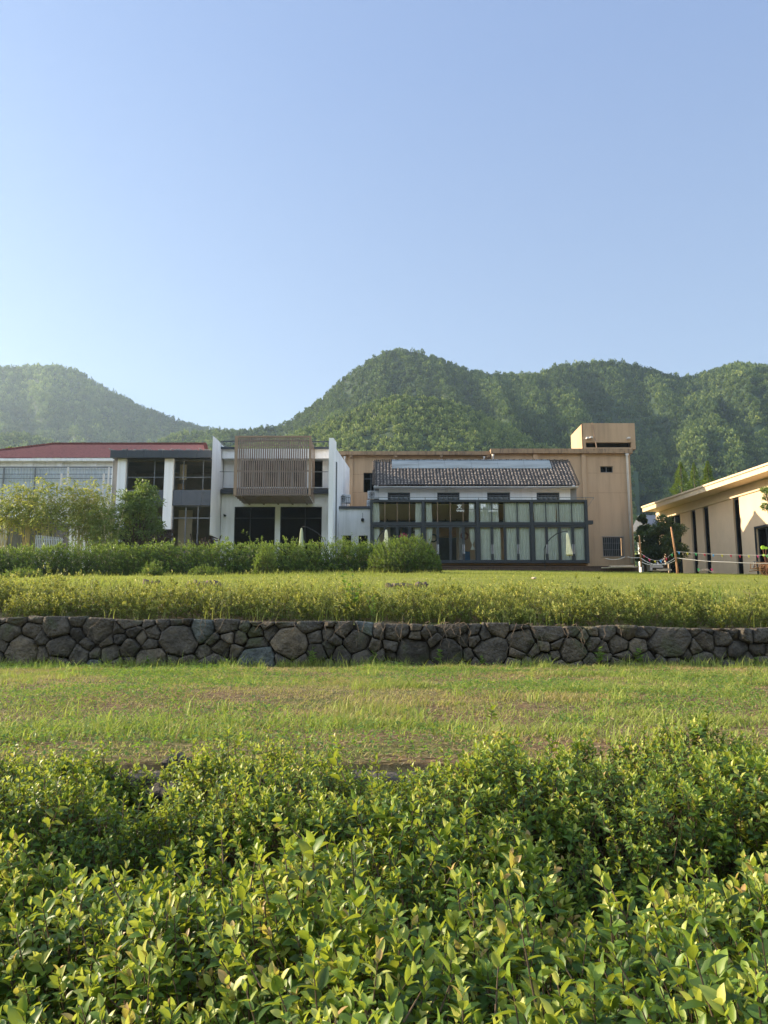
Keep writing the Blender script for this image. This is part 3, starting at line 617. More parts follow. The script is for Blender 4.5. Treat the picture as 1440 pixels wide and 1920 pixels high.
# foxtail stalks
def foxtail(label, px, D, h, seed, lean):
    x = X(px, D); z = float(gz(x, D)) if D > 4.45 else .1; rg_ = np.random.default_rng(seed)
    root = thing('foxtail_grass', label, 'grass stalk', (x, D, z), 'foxtail stalks at the edge of the field')
    pts = [(x+lean*h*s*s, D, z+h*(s-.12*s**3)) for s in np.linspace(0, 1, 7)]; MB().tube(pts, [.0016]*7, 4).build('stalk', M['shoot'], root)
    d = np.array(pts[-1])-np.array(pts[-2]); d /= np.linalg.norm(d); d = nrm(d+np.array([lean*.8, 0, -.2])); n = 260; s = rg_.uniform(0, .075, n); c = np.array(pts[-1])+s[:, None]*d
    az = rg_.uniform(0, 6.28, n); rd = np.stack([np.cos(az), np.sin(az), rg_.normal(0, .4, n)], 1)+d*1.2
    V, Fl, Tl = leaves(c, rd, np.tile([0, 0, 1.], (n, 1))+rg_.normal(0, .3, (n, 3)), np.full(n, .010), np.full(n, .0016), rg_.uniform(.4, 1, n), 0)
    npmesh('seed_head', V, Fl, M['dry'], root, Tl)
foxtail('foxtail seed head leaning right above the gap in the second privet row', 312, 4.3, .98, 1, .10)
foxtail('upright foxtail seed head, tallest of those left of centre', 352, 4.9, .34, 2, .06)
foxtail('foxtail seed head standing left of the leaning one', 268, 4.7, .28, 3, -.05)
foxtail('thin foxtail stalk in the field above the centre left', 330, 5.6, .30, 4, .05)

# ------------------------------------------------------------------ dry vines over the wall
mb = MB(); rg_ = np.random.default_rng(12)
for i in range(32):
    px = rg_.choice([380, 560, 640, 690, 740, 830, 1040, 1110, 980, 240])+rg_.normal(0, 26); x = X(px, 15); p = np.array((x, 15.05, 1.66-.016*x)); pts = [p.copy()]; sdx = rg_.normal(0, .25)
    for s in range(7):
        p = p+np.array((sdx*.12+rg_.normal(0, .035), -.025 if s < 3 else 0, rg_.uniform(-.13, -.02) if s else .03)); p[1] = min(p[1], 14.88); pts.append(p.copy())
        if p[2] < .88: break
    mb.tube(pts, .0055, 4)
o = mb.build('dry_vines', paint('dead_vine', (.13, .10, .07), .9, .3, 8), None, loc=(0, 15, 1)); tag(o, 'thin dead creeper stems hanging down the face of the stone wall', 'vines', kind='stuff')

# ================================================================== BUILDINGS
def xbox(mb, px0, px1, py0, py1, D, dep, inset=0.0):
    return mb.box(X(px0, D), X(px1, D), D+inset, D+inset+dep, Z(py1, D), Z(py0, D))
def window(root, px0, px1, py0, py1, D, dep=.12, fr=.05, vs=(), hs=(), mat='frame', glass='glass_dark', back=True, name='window'):
    """frame set in an opening, pane as its child"""
    x0, x1, z0, z1 = X(px0, D), X(px1, D), Z(py1, D), Z(py0, D); y = D+dep
    mb = MB(); mb.box(x0, x0+fr, y, y+.07, z0, z1); mb.box(x1-fr, x1, y, y+.07, z0, z1); mb.box(x0+fr, x1-fr, y, y+.07, z1-fr, z1); mb.box(x0+fr, x1-fr, y, y+.07, z0, z0+fr)
    for v in vs: xx = X(v, D); mb.box(xx-fr/2, xx+fr/2, y+.004, y+.064, z0+fr, z1-fr)
    for h_ in hs: zz = Z(h_, D); mb.box(x0+fr, x1-fr, y+.008, y+.058, zz-fr/2, zz+fr/2)
    f = mb.build(name, M[mat], root)
    g = MB().box(x0+fr*.5, x1-fr*.5, y+.03, y+.042, z0+fr*.5, z1-fr*.5).build('pane', M[glass], f)
    if back: MB().box(x0, x1, y+.35, y+.4, z0, z1).build('dark_backing', M['dark'], f)  # dark sheet stands in for the unlit room behind the pane
    return f
BZ = 5.15     # level ground behind the crest
def dome_z(D): return BZ
# ---- tan building ------------------------------------------------------------
D = 58.0; tb = thing('factory_building', 'long tan rendered building with square rooftop tower behind the tiled house', 'building', (X(1100, D), D, BZ))
xr = X(1186, D); xl = X(640, D)-6; zr = Z(851, D); xs_ = X(923, D)
holes = [(X(1129, D), X(1153, D), Z(886, D), Z(874, D)), (X(1128, D), X(1165, D), Z(1043, D), Z(1007, D))]
mb = MB(); wall_holes(mb, xs_, xr, BZ-.5, zr, D, .3, holes)
mb.add([(xr,D,BZ-.5),(xr,D+6,BZ-.5),(xr,D+6,zr),(xr,D,zr)], [(0,1,2,3)]); mb.add([(xs_,D+6,BZ-.5),(xr,D+6,BZ-.5),(xr,D+6,zr),(xs_,D+6,zr)], [(1,0,3,2)])
mb.add([(xs_,D,zr-.02),(xr,D,zr-.02),(xr,D+6,zr-.02),(xs_,D+6,zr-.02)], [(0,1,2,3)])
mb.build('wall', M['tan'], tb)
zl = Z(855, D+.6); mb = MB(); wall_holes(mb, xl, xs_-.01, BZ-.5, zl, D+.5, .3, [(X(681, D), X(702, D), Z(921, D), Z(884, D))])
mb.box(xl, xs_-.01, D+1.0, D+6, zl-.3, zl-.01); mb.build('low_wing_wall', M['tan'], tb)
mb = MB(); mb.box(xs_-.05, xr+.14, D-.28, D+6.2, zr, Z(841, D-.28)); mb.build('cornice', M['tan_dark'], tb)
mb = MB(); mb.box(xl, xs_-.06, D+.15, D+6.2, zl, zl+.28); mb.build('low_cornice', M['tan_dark'], tb)
for p in (1006.5, 1097.5): xx = X(p, D); MB().box(xx-.16, xx+.16, D-.13, D+.02, BZ-.3, zr-.003).build('pilaster', M['tan'], tb)
for p in (656.5, 742, 829, 918): xx = X(p, D); o = MB().box(xx-.16, xx+.16, D+.36, D+.52, BZ-.3, zl-.003).build('pilaster', M['tan'], tb); MB().box(xx-.10, xx+.14, D+.20, D+.40, zl-.20, zl-.004).build('bracket', M['tan_dark'], o)
for py, a, b_ in ((886, 1103, 1186), (925, 1103, 1186), (960, 1103, 1186)):
    pass
for py, x0_, x1_, yy in ((887, X(1105, D), xr, D), (924, X(1105, D), xr, D), (887, X(661, D), X(681, D), D+.5), (921, X(661, D), X(700, D), D+.5)):
    MB().box(x0_, x1_, yy-.006, yy+.01, Z(py, D)-.012, Z(py, D)+.012).build('render_joint', M['tan_dark'], tb)
# tower box on the roof
zt = Z(794, D); zb_ = Z(841, D-.28)+.003; xa = X(1092, D, 815); xb = X(1190, D, 815); sz0, sz1 = Z(839.5, D), Z(830, D); ha, hb = X(1098, D, 835), X(1183, D, 835)
mb = MB(); wall_holes(mb, xa, xb, zb_, zt, D-.1, .25, [(ha, hb, sz0, sz1)])
yb = D+3.6; zs = Z(814, yb)
mb.add([(xa,D-.1,zb_),(xa,yb,zb_),(xa,yb,zt-.05),(xa,D-.1,zt),(xb,D-.1,zb_),(xb,yb,zb_),(xb,yb,zt-.05),(xb,D-.1,zt)], [(1,0,3,2),(4,5,6,7),(5,1,2,6),(3,7,6,2)])
tw = mb.build('roof_tower', M['tan'], tb); MB().box(ha, hb, D+.6, D+.65, sz0-.1, sz1+.1).build('dark_opening', M['dark'], tw)
MB().bar((X(1116, D), D-.2, zt), (X(1121.5, D), D-.35, zb_), .07).build('leaning_pole', M['slat_e'], tw)
mb = MB()
for p, q in ((1105, 823), (1112, 822), (1183, 823)): MB().box(X(p, D)-.09, X(p, D)+.09, D-.42, D-.1, Z(q, D)-.06, Z(q, D)+.06).build('wall_light', M['pipe'], tw)
window(tb, 1129, 1153, 874, 886, D, vs=(1141,), mat='mull')
bw = window(tb, 1128, 1165, 1007, 1043, D, vs=(1146,), mat='frame', glass='glass')
mb = MB(); x0_, x1_, z0_, z1_ = X(1127, D), X(1166, D), Z(1044, D), Z(1006, D)
for i in range(12): xx = x0_+(x1_-x0_)*i/11; mb.bar((xx, D-.15, z0_), (xx, D-.15, z1_), .025)
for i in range(4): zz = z0_+(z1_-z0_)*(i+.05)/3.1; mb.bar((x0_-.03, D-.17, zz), (x1_+.03, D-.17, zz), .025)
for xx in (x0_, x1_):
    for zz in (z0_+.03, z1_-.03): mb.bar((xx, D-.15, zz), (xx, D+.02, zz), .025)
mb.build('security_grille', M['grey_conc'], bw)
window(tb, 681, 702, 884, 921, D, .62, vs=(695,), hs=(895,), mat='frame')
def pipe(px, py0, py1, y, r=.06):
    x = X(px, y, 950); MB().tube([(x, y, Z(py1, y)), (x, y, Z(py0, y)-.15), (x, y-.0, Z(py0, y))], [r, r, r*1.9], 8).build('downpipe', M['pipe'], tb, True)
pipe(1180, 851, 1056, D-.18, .085); pipe(909.5, 856, 905, D+.3); pipe(926.5, 852, 905, D-.12); pipe(645.5, 856, 980, D+.3)
# ---- tiled house -------------------------------------------------------------
D = 53.0; th = thing('tiled_house', 'white walled house with grey tiled gable roof and metal ridge sheet', 'house', (X(890, D), D, BZ))
x0_, x1_ = X(702, D), X(1082, D); ze = Z(911, 52.3); De, Dr = 52.3, 56-.05; De2 = 56.85
Dr = 55.0; zrg = Z(867, Dr)
holes = [(X(a, D), X(b_, D), Z(945, D), Z(923.5, D)) for a, b_ in ((727, 769), (820, 862), (914, 957), (1007, 1050))]
mb = MB(); wall_holes(mb, X(710.5, D), X(1070.5, D), BZ-.2, ze+.12, D, .28, holes)
for xx in (x0_, x1_): s_ = .25 if xx == x0_ else -.25; mb.prism(sorted([(xx, D+.3), (xx+s_, D+.3), (xx+s_, 56.5), (xx, 56.5)], key=lambda p: math.atan2(p[1]-55, p[0]-(xx+s_/2))), BZ-.2, ze+.05)
for xx in (x0_, x1_-.25): mb.add([(xx, D+.1, ze), (xx, 56.5, ze), (xx, 55, zrg-.25), (xx+.25, D+.1, ze), (xx+.25, 56.5, ze), (xx+.25, 55, zrg-.25)], [(0,2,1),(3,4,5),(0,3,5,2),(1,2,5,4)])
mb.box(x0_+.3, x1_-.3, 56.3, 56.5, BZ-.2, ze); mb.build('wall', M['white_clean'], th)
MB().box(x0_-.02, X(710.5, D)-.004, D+.05, D+.32, BZ-.2, ze).build('grey_corner', M['grey_conc'], th); MB().box(X(1070.5, D)+.004, x1_+.02, D+.05, D+.32, BZ-.2, ze).build('grey_corner', M['grey_conc'], th)
for a, b_ in ((727, 769), (820, 862), (914, 957), (1007, 1050)):
    f = window(th, a, b_, 923.5, 945, D, .04, .09, mat='charcoal')
    mb = MB()
    for i in range(14):
        xx = X(a+3, D)+(X(b_-3, D)-X(a+3, D))*(i+.5)/14; mb.bar((xx, D+.07, Z(944, D)), (xx, D+.07, Z(927, D)), .03)
    for j in range(4): zz = Z(929+j*3.4, D); mb.bar((X(a+2, D), D+.065, zz), (X(b_-2, D), D+.065, zz), .035)
    for i in range(4):
        c0 = X(a+8, D)+(X(b_-8, D)-X(a+8, D))*i/3; mb.lathe((c0, D+.05, Z(935, D)), [(.13, -.1), (.17, 0), (.13, .1)], 8)
    mb.build('lattice', M['mull'], f)
# tile roof: pan and cover tiles modelled as a height field
NT = 60; nxt = NT*8+1; nyt = 15*4+1
def tileslope(xa, xb, ya, yb_, za, zb2, name):
    u = np.linspace(0, 1, nxt); v = np.linspace(0, 1, nyt); U, Vv = np.meshgrid(u, v)
    ph = (U*NT) % 1; am = np.abs(np.sin(math.pi*ph))**.8*.085; row_ = np.floor(Vv*15-1e-6); fr = Vv*15-row_
    lift = (1-fr)*.055+(_h(np.floor(U*NT), row_, 3)-.5)*.025
    n_ = np.array([0, -(zb2-za), (yb_-ya)]); n_ = n_/np.linalg.norm(n_); n_ = n_*np.sign(n_[2])
    wob = (vn(U*15, Vv*4, 2.5, 8)-.5)*.10
    P_ = np.stack([xa+(xb-xa)*U+(_h(np.floor(Vv*15-1e-6), 0*U, 5)-.5)*.05, ya+(yb_-ya)*Vv, za+(zb2-za)*Vv], -1)+(am+lift+wob)[..., None]*n_
    cov = np.clip(np.sin(math.pi*(((u[:-1]+u[1:])/2*NT) % 1))*2.2-1.0, 0, 1)[None]*np.clip(.62+.9*(_h(np.floor((u[:-1]+1e-4)*NT)[None], np.floor((v[:-1]+1e-4)*15)[:, None], 9)-.5), 0, 1)*(((v[:-1]*15+.01) % 1) > .2)[:, None]  # sunlit caps, shaded pans and row steps painted into the tint
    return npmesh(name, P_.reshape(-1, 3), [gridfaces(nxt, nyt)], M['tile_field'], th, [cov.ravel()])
xa_, xb_ = X(699, De), X(1088, De)
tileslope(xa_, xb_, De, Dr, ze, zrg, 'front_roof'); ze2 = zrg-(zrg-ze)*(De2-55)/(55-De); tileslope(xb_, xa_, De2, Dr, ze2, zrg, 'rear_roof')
mb = MB(); mb.box(xa_+.05, xb_-.05, De+.05, De2-.05, ze-.06, ze-.015); mb.build('soffit', M['white_clean'], th)
mb = MB()
for i in range(105): xx = xa_+.1+(xb_-xa_-.2)*i/104; mb.obox((xx, Dr, zrg+.09+.02*math.sin(i*1.7)), (.05, 0, .008), (0, .12, 0), (0, 0, .10))
mb.build('ridge_tiles', M['tile'], th)
for xx in (xa_+.06, xb_-.06):
    mb = MB()
    for i in range(16): s_ = (i+.5)/16; mb.lathe((xx, De+(Dr-De)*s_, ze+(zrg-ze)*s_+.06), [(.10, -.03), (.13, .03), (.11, .09), (.03, .11)], 8)
    mb.build('verge_tiles', M['tile'], th)
sx0, sx1 = X(735, 54.6), X(1035, 54.6); k = (zrg-ze)/(Dr-De)
mb = MB(); yA = 54.05; zA = ze+k*(yA-De)+.17
for i in range(6): a = sx0+(sx1-sx0)*i/6; b_ = sx0+(sx1-sx0)*(i+1)/6-.012; mb.add([(a, yA, zA), (b_, yA, zA), (b_, Dr-.02, zrg+.22), (a, Dr-.02, zrg+.22), (a, yA, zA-.04), (b_, yA, zA-.04), (b_, Dr-.02, zrg+.16), (a, Dr-.02, zrg+.16)], [(0,1,2,3),(7,6,5,4),(0,4,5,1),(1,5,6,2),(3,7,4,0)])
mb.build('ridge_sheet', M['sheet'], th)
# ---- glass pavilion ----------------------------------------------------------
D = 49.0; gp = thing('glass_pavilion', 'glass fronted pavilion with dark steel frame and long curtains', 'pavilion', (X(898, D), D, 5.35))
DZ = 5.35; zt = Z(937, D); zm1, zm0 = Z(979, D), Z(985, D); z00 = Z(1055.5, D)
colp = [(694, 698.5), (791, 796.5), (893, 898.5), (995, 1000.5), (1098, 1103)]
mb = MB(); xL, xR = X(694, D, 990), X(1103, D, 990)
mb.box(xL, xR, D, D+.2, zt-.14, zt); mb.box(xL, xR, D+.004, D+.19, zm0, zm1); mb.box(xL, xR, D+.004, D+.19, z00, z00+.09)
cx_ = []
for a, b_ in colp: mb.box(X(a, D, 990), X(b_, D, 990), D-.03, D+.22, z00-.003, zt-.005); cx_.append((X(a, D, 990), X(b_, D, 990)))
for yy in (52.35,): mb.box(xL, xL+.15, yy, yy+.15, z00, zt); mb.box(xR-.15, xR, yy, yy+.15, z00, zt)
for xx in (xL, xR-.15): mb.box(xx, xx+.15, D+.24, 52.34, zt-.14, zt-.01); mb.box(xx, xx+.15, D+.24, 52.34, zm0, zm1)
mb.build('steel_frame', M['frame'], gp)
bays = [(cx_[i][1], cx_[i+1][0]) for i in range(4)]
for i, (a, b_) in enumerate(bays):
    mb = MB(); mb2 = MB()
    for j in range(1, 4):
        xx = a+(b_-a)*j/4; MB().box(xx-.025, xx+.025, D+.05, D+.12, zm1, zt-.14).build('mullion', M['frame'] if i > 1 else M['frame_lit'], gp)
    MB().box(a, b_, D+.08, D+.09, zm1+.002, zt-.142).build('upper_pane', M['glass'], gp)
    for j in range(4):
        p, q = a+(b_-a)*j/4+.006, a+(b_-a)*(j+1)/4-.006; mb = MB(); s_ = .075
        mb.box(p, p+s_, D+.03, D+.10, z00+.095, zm0-.01); mb.box(q-s_, q, D+.03, D+.10, z00+.095, zm0-.01); mb.box(p+s_, q-s_, D+.03, D+.10, zm0-.12, zm0-.01); mb.box(p+s_, q-s_, D+.03, D+.10, z00+.095, z00+.19)
        d_ = mb.build('door', M['frame'], gp); MB().box(p+s_, q-s_, D+.06, D+.07, z00+.19, zm0-.12).build('pane', M['glass'], d_)
        if i > 0: MB().tube([((q-.04) if j % 2 == 0 else (p+.04), D-.03, DZ+.85), ((q-.04) if j % 2 == 0 else (p+.04), D-.03, DZ+1.45)], .016, 6).build('handle', M['metalw'], d_)
mb = MB(); mb.box(xL+.02, xR-.02, D+.21, 52.5, zt-.10, zt-.02); mb.build('roof_slab', M['charcoal_l'], gp)
mb = MB(); mb.box(xL+.05, xR-.05, 52.5, 52.6, z00-.1, zt-.12); mb.build('back_wall', M['room'], gp)
mb = MB(); mb.box(xL+.05, xR-.05, D+.22, 52.49, z00-.12, z00+.005); mb.build('floor', M['wood'], gp)
# sloping ceiling cloths and inner beams, wood panelling
for i, (a, b_) in enumerate(bays):
    mb = MB(); mb.add([(a, D+.5, zt-.25), (b_, D+.5, zt-.25), (b_, 52.2, zm1+.55), (a, 52.2, zm1+.55), (a, D+.5, zt-.2), (b_, D+.5, zt-.2), (b_, 52.2, zm1+.6), (a, 52.2, zm1+.6)], [(0,1,2,3),(7,6,5,4),(0,4,5,1),(3,2,6,7)])
    mb.build('ceiling_panel', M['room'], gp)
mb = MB(); mb.box(xL+.1, xR-.1, 51.9, 52.05, zm1+.15, zm1+.5)
for i in range(18): xx = xL+.3+i*(xR-xL-.6)/17; mb.box(xx, xx+.05, 51.8, 51.88, zm1+.05, zm1+.6)
mb.build('inner_beam', M['frame'], gp)
mb = MB(); mb.box(X(824, 51), X(858, 51), 52.3, 52.42, Z(1005, 52), Z(984, 52)); mb.build('timber_lining', M['wood'], gp)
mb = MB(); mb.box(X(824, 51), X(858, 51), 52.28, 52.29+.1, z00, Z(1007, 52)); mb.build('dark_doorway', M['dark'], gp)
mb = MB(); mb.box(X(862, 51), X(869, 51), 51.6, 51.8, z00, zm1); mb.build('white_post', M['metalw'], gp)
for a, b_ in ((732, 750), (754, 775)): MB().box(X(a, 51.9), X(b_, 51.9), 52.2, 52.3, Z(1018 if a == 732 else 1030, 52), Z(988, 52)).build('inner_window', M['dark'], gp)
mb = MB(); zz = zt+.01
mb.box(xL+.03, xR+.45, D+.02, D+.035, zz, Z(933, D)); 
mb.build('roof_glass_rail', M['glass'], gp); mb = MB(); mb.bar((xL+.03, D+.0275, Z(932.5, D)), (xR+.45, D+.0275, Z(932.5, D)), .03)
for i in range(9): xx = xL+.1+i*(xR-xL-.2)/8; mb.bar((xx, D+.05, zz), (xx, D+.05, Z(933, D)), .03)
mb.bar((xR+.02, D+.1, Z(950, D)), (xR+.45, D+.1, Z(933, D)), .02); mb.build('roof_rail', M['mull'], gp)
MB().box(xR+.003, X(1112, D), D+.05, D+.5, Z(982, D), Z(975.5, D)).build('side_bracket', M['frame'], gp)
# lettering
def text(s, px, py, hpx, D, root, mat, name='lettering', bold=.0, wscale=1.0, y=None):
    cu = bpy.data.curves.new(name, 'FONT'); cu.body = s; cu.size = 1.0; cu.extrude = .01; cu.offset = bold; cu.align_x = 'CENTER'; cu.align_y = 'CENTER'
    ob = bpy.data.objects.new('tmp', cu); COL.objects.link(ob); bpy.context.view_layer.update()
    me = bpy.data.meshes.new_from_object(ob.evaluated_get(bpy.context.evaluated_depsgraph_get())); bpy.data.objects.remove(ob)
    v = np.array([q.co[:] for q in me.vertices]); h_ = v[:, 1].max()-v[:, 1].min(); s_ = hpx/F*D/h_; c = v.mean(0) if False else (v.max(0)+v.min(0))/2
    W_ = np.stack([(v[:, 0]-c[0])*s_*wscale+X(px, D), np.full(len(v), (y or D))-v[:, 2]*s_*1.5, (v[:, 1]-c[1])*s_+Z(py, D)], 1)-np.array(wpos(root))
    me.vertices.foreach_set('co', W_.astype(np.float32).ravel()); me.materials.clear(); me.materials.append(M[mat]); me.update(); me.name = name
    o = bpy.data.objects.new(name, me); COL.objects.link(o); o.parent = root; return o
sg = thing('shop_sign', 'white Chinese characters with small Latin letters mounted along the glass of the pavilion', 'sign', (X(895, D), D-.06, Z(965, D)))
for s, px in zip('\u6587\u65c5\u9a5b\u7ad9', (861.5, 884, 906, 928.5)): text(s, px, 949.8, 9.4, D, sg, 'sign', 'character', .012, y=D-.05)
for s, px in (('WEN', 862.8), ('LV', 884.3), ('YI', 903), ('ZHAN', 924)): text(s, px, 958, 3.6, D, sg, 'sign', 'letters', .012, 1.25, y=D-.05)
mb = MB(); mb.bar((X(855, D), D-.035, Z(955.3, D)), (X(936, D), D-.035, Z(955.3, D)), .012); mb.build('mounting_rail', M['frame'], sg)
# curtains
cn = 0
bayn = ['first', 'second', 'third', 'fourth']
def curtain(px0, px1, up, bay, tied=False, D0=49.24, extra='', seed=0):
    z1, z0 = (zt-.16, zm1+.02) if up else (zm0-.13, z00+.12)
    if tied: z0 = Z(1030, D)+.0
    x0, x1 = X(px0, D0), X(px1, D0); nx = max(16, int((x1-x0)*46)); nz = 14 if tied else 5; u, v = np.meshgrid(np.linspace(0, 1, nx), np.linspace(0, 1, nz))
    ph = seed*1.3; nf = (x1-x0)/.16
    y = D0+.045*np.sin(2*math.pi*(nf*u+.6*np.sin(u*7+ph))+ph)*(1-.25*v); x = x0+(x1-x0)*u+.02*np.sin(v*3+ph+u*4)
    if tied:
        kk = 1-.86*np.exp(-((v-.80)/.13)**2)-.25*sm(0, .7, v)*(v < .8); cxx = x0+(x1-x0)*.45; x = cxx+(x-cxx)*np.maximum(kk, .12)
    z = z1+(z0-z1)*v
    a = np.stack([x, y, z], -1).reshape(-1, 3); b_ = a+np.array([0, .012, 0]); g = gridfaces(nx, nz)
    lab = f"{'upper' if up else 'lower'} {'knotted' if tied else 'pale'} curtain {extra}in the {bayn[bay]} pavilion bay from left"
    o = npmesh('curtain', np.concatenate([a, b_]), [g, g[:, ::-1]+len(a)], M['curtain'], None, smooth=True, loc=((x0+x1)/2, D0, z0)); tag(o, lab, 'curtain', 'curtains behind the pavilion glass')
curtain(698.5, 711, 1, 0, extra='at the left end ', seed=1); curtain(779, 790, 1, 0, extra='at the right end ', seed=2)
curtain(698.5, 711, 0, 0, extra='at the left end ', seed=3); curtain(778, 790, 0, 0, extra='at the right end ', seed=4)
curtain(798, 810, 1, 1, extra='at the left end ', seed=5); curtain(879, 890, 1, 1, extra='at the right end ', seed=6)
curtain(799, 810, 0, 1, True, extra='at the left end ', seed=7); curtain(880, 891, 0, 1, True, extra='at the right end ', seed=8)
curtain(899, 935, 1, 2, extra='left of the dark gap ', seed=9); curtain(944, 994, 1, 2, extra='right of the dark gap ', seed=10)
curtain(899, 937, 0, 2, extra='left of the dark gap ', seed=11); curtain(947, 994, 0, 2, extra='right of the dark gap ', seed=12)
curtain(1001, 1042, 1, 3, extra='forming the left half ', seed=13); curtain(1043.5, 1097, 1, 3, extra='forming the right half ', seed=14)
curtain(1001, 1021, 0, 3, extra='at the left end ', seed=15); curtain(1025, 1048, 0, 3, extra='second from the left ', seed=16); curtain(1051, 1073, 0, 3, extra='behind the closed parasol ', seed=17); curtain(1076, 1097, 0, 3, extra='at the right end ', seed=18)
# wreaths and things inside
def ring(name, label, px, py, rpx, mat):
    c = (X(px, 51.2), 51.2, Z(py, 51.2)); r = rpx/F*51.2; pts = [(c[0]+r*math.cos(a), 51.2, c[2]+r*math.sin(a)) for a in np.linspace(0, 2*math.pi, 25)]
    mb = MB().tube(pts, r*.2, 6, caps=False); rg_ = np.random.default_rng(int(px))
    for i in range(40): a = rg_.uniform(0, 6.28); mb.bar((c[0]+r*math.cos(a), 51.15, c[2]+r*math.sin(a)), (c[0]+r*1.25*math.cos(a+.2), 51.1, c[2]+r*1.25*math.sin(a+.2)), .03)
    o = mb.build(name, M[mat], None, False, loc=(c[0], 51.2, c[2]-r)); tag(o, label, 'wreath', 'wreaths inside the pavilion')
ring('wreath', 'dark wreath half hidden by the curtain at the end of the first bay', 777, 1003, 6, 'black')
ring('wreath', 'large dark wreath beside the knotted curtain at the left of the second bay', 812, 1009, 6.5, 'black')
ring('wreath', 'reddish wreath near the right end of the second bay', 870, 1005, 6, 'rust')
mb = MB(); xbox(mb, 870, 880, 1034, 1052, 50.5, .04); xbox(mb, 870, 880, 1052, 1054, 50.45, .1); tag(mb.build('poster_stand', M['poster'], None), 'blue poster board standing behind the glass doors of the second bay', 'poster')
mb = MB(); xbox(mb, 748, 764, 1004, 1006.5, 51.2, .3); xbox(mb, 750, 753, 1000, 1004, 51.2, .2); xbox(mb, 755, 759, 999, 1004, 51.2, .2); xbox(mb, 760, 763, 1001, 1004, 51.2, .2); tag(mb.build('shelf_display', M['pink'], None), 'small pink display on a shelf inside the first bay of the pavilion', 'display')
# ---- deck
mb = MB(); x0_, x1_ = X(690, 48), X(1192, 48)
for i in range(9): mb.box(x0_, x1_, 47.9+i*.17, 47.9+i*.17+.16, DZ-.06, DZ)
dk = thing('timber_deck', 'low dark timber deck running in front of the pavilion and tan tower', 'deck', ((x0_+x1_)/2, 48.5, 5.0))
mb.box(x0_, x1_, 49.45, 55.6, DZ-.07, DZ-.02); mb.build('boards', M['deckw'], dk)
mb = MB(); mb.box(x0_+.01, x1_-.01, 47.93, 47.98, 4.6, DZ-.062)
for i in range(12): xx = x0_+.2+i*(x1_-x0_-.5)/11; mb.box(xx, xx+.08, 47.88, 47.925, 4.6, DZ-.07)
mb.build('fascia', M['deckw'], dk)
# ---- white building with slatted box ------------------------------------------
D = 49.5; wb = thing('white_building', 'white two storey building with slatted timber box and tall side fins', 'building', (X(520, D), D, BZ))
zt_ = Z(821, 49); Df = 51.0
mb = MB(); A = (X(394.3, 48.4, 960), 48.4); B = (X(404.2, 49.6, 960), 49.6); Cc = (X(396.0, 49.6, 960), 49.75)
mb.prism([A, B, (B[0]+.05, 54.5), (Cc[0]-.15, 54.5), (A[0]-.07, 48.75)], Z(1003, 48.6), zt_); mb.prism([(B[0]-.1, 49.8), (B[0]+.03, 49.8), (B[0]+.05, 54.4), (B[0]-.1, 54.4)], BZ-.2, Z(1003, 48.6)-.003)
mb.build('left_fin', M['white_clean'], wb)
a0, a1 = X(615.5, 49, 960), X(624, 49, 960); c1 = X(655, 56.5, 960)
mb = MB(); mb.prism([(a0, 49), (a1, 49), (a1+.12, 50.2), (a0+.1, 50.2)], BZ-.2, zt_); mb.build('right_fin', M['white_clean'], wb)
mb = MB(); mb.prism([(a0+.15, 50.203), (a1+.13, 50.203), (c1, 56.4), (c1-.3, 56.4)], BZ-.2, Z(842, 50.2)); mb.build('side_wall', M['white_clean'], wb)
mb = MB(); mb.prism([(a1+.09, 50.0), (a1+.16, 50.0), (a1+.19, 50.18), (a1+.12, 50.18)], BZ, Z(866, 50)); mb.build('drain_pipe', M['mull'], wb)
xl_, xr_ = B[0]+.06, a0-.003
hol = [(X(439.5, Df), X(516, Df), BZ, Z(950, Df)), (X(525.5, Df), X(603.5, Df), BZ, Z(950, Df))]
mb = MB(); wall_holes(mb, xl_, xr_, BZ-.2, Z(926, Df), Df, .3, hol); mb.build('ground_floor_wall', M['white_clean'], wb)
for a, b_, v in ((439.5, 516, 469), (525.5, 603.5, 572)):
    f = window(wb, a, b_, 950, Z(0, 1) if False else 1062, Df, .1, .05, vs=(v,), hs=(971,), mat='frame', glass='glass_dark', back=False)
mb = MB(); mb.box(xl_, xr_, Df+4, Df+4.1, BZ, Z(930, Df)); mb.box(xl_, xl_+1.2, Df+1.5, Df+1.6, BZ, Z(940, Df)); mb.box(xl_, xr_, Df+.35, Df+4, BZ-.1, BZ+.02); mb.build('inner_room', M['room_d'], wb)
# first floor: recessed wall, balcony slab, beam
Du = 51.4
mb = MB(); wall_holes(mb, xl_, xr_, Z(915, Du), Z(843, Du), Du, .3, [(X(450, Du), X(572, Du), Z(915, Du)+.05, Z(861, Du)), (X(584, Du), X(604, Du), Z(915, Du)+.05, Z(863, Du))]); mb.build('upper_wall', M['white'], wb)
mb = MB(); mb.box(xl_+.003, xr_-.003, Df-.25, Du-.003, Z(861, Df), Z(843, Df)); mb.build('roof_beam', M['white_clean'], wb)
mb = MB(); mb.box(xl_, xr_, Df-.35, Du+3, Z(925.5, Df-.3), Z(917, Df-.3)); mb.build('floor_slab', M['charcoal'], wb)
mb = MB(); mb.box(xl_, xr_, Du+.3, Du+4, Z(845, Du), Z(843.5, Du)); mb.box(xl_, xr_, Du+3.9, Du+4, Z(915, Du), Z(845, Du)); mb.build('roof_slab', M['white'], wb)
window(wb, 584, 604, 863, 914, Du, .1, .05, hs=(884,), mat='mull', glass='glass_dark', back=True)
window(wb, 450, 572, 861, 914, Du, .1, .07, vs=(473, 492, 522, 546), hs=(884,), mat='mull', glass='glass_dark', back=True)
mb = MB(); mb.box(X(421, Df), X(421.6, Df), Df-.2, Df-.19, 0, 0.01); mb = MB()
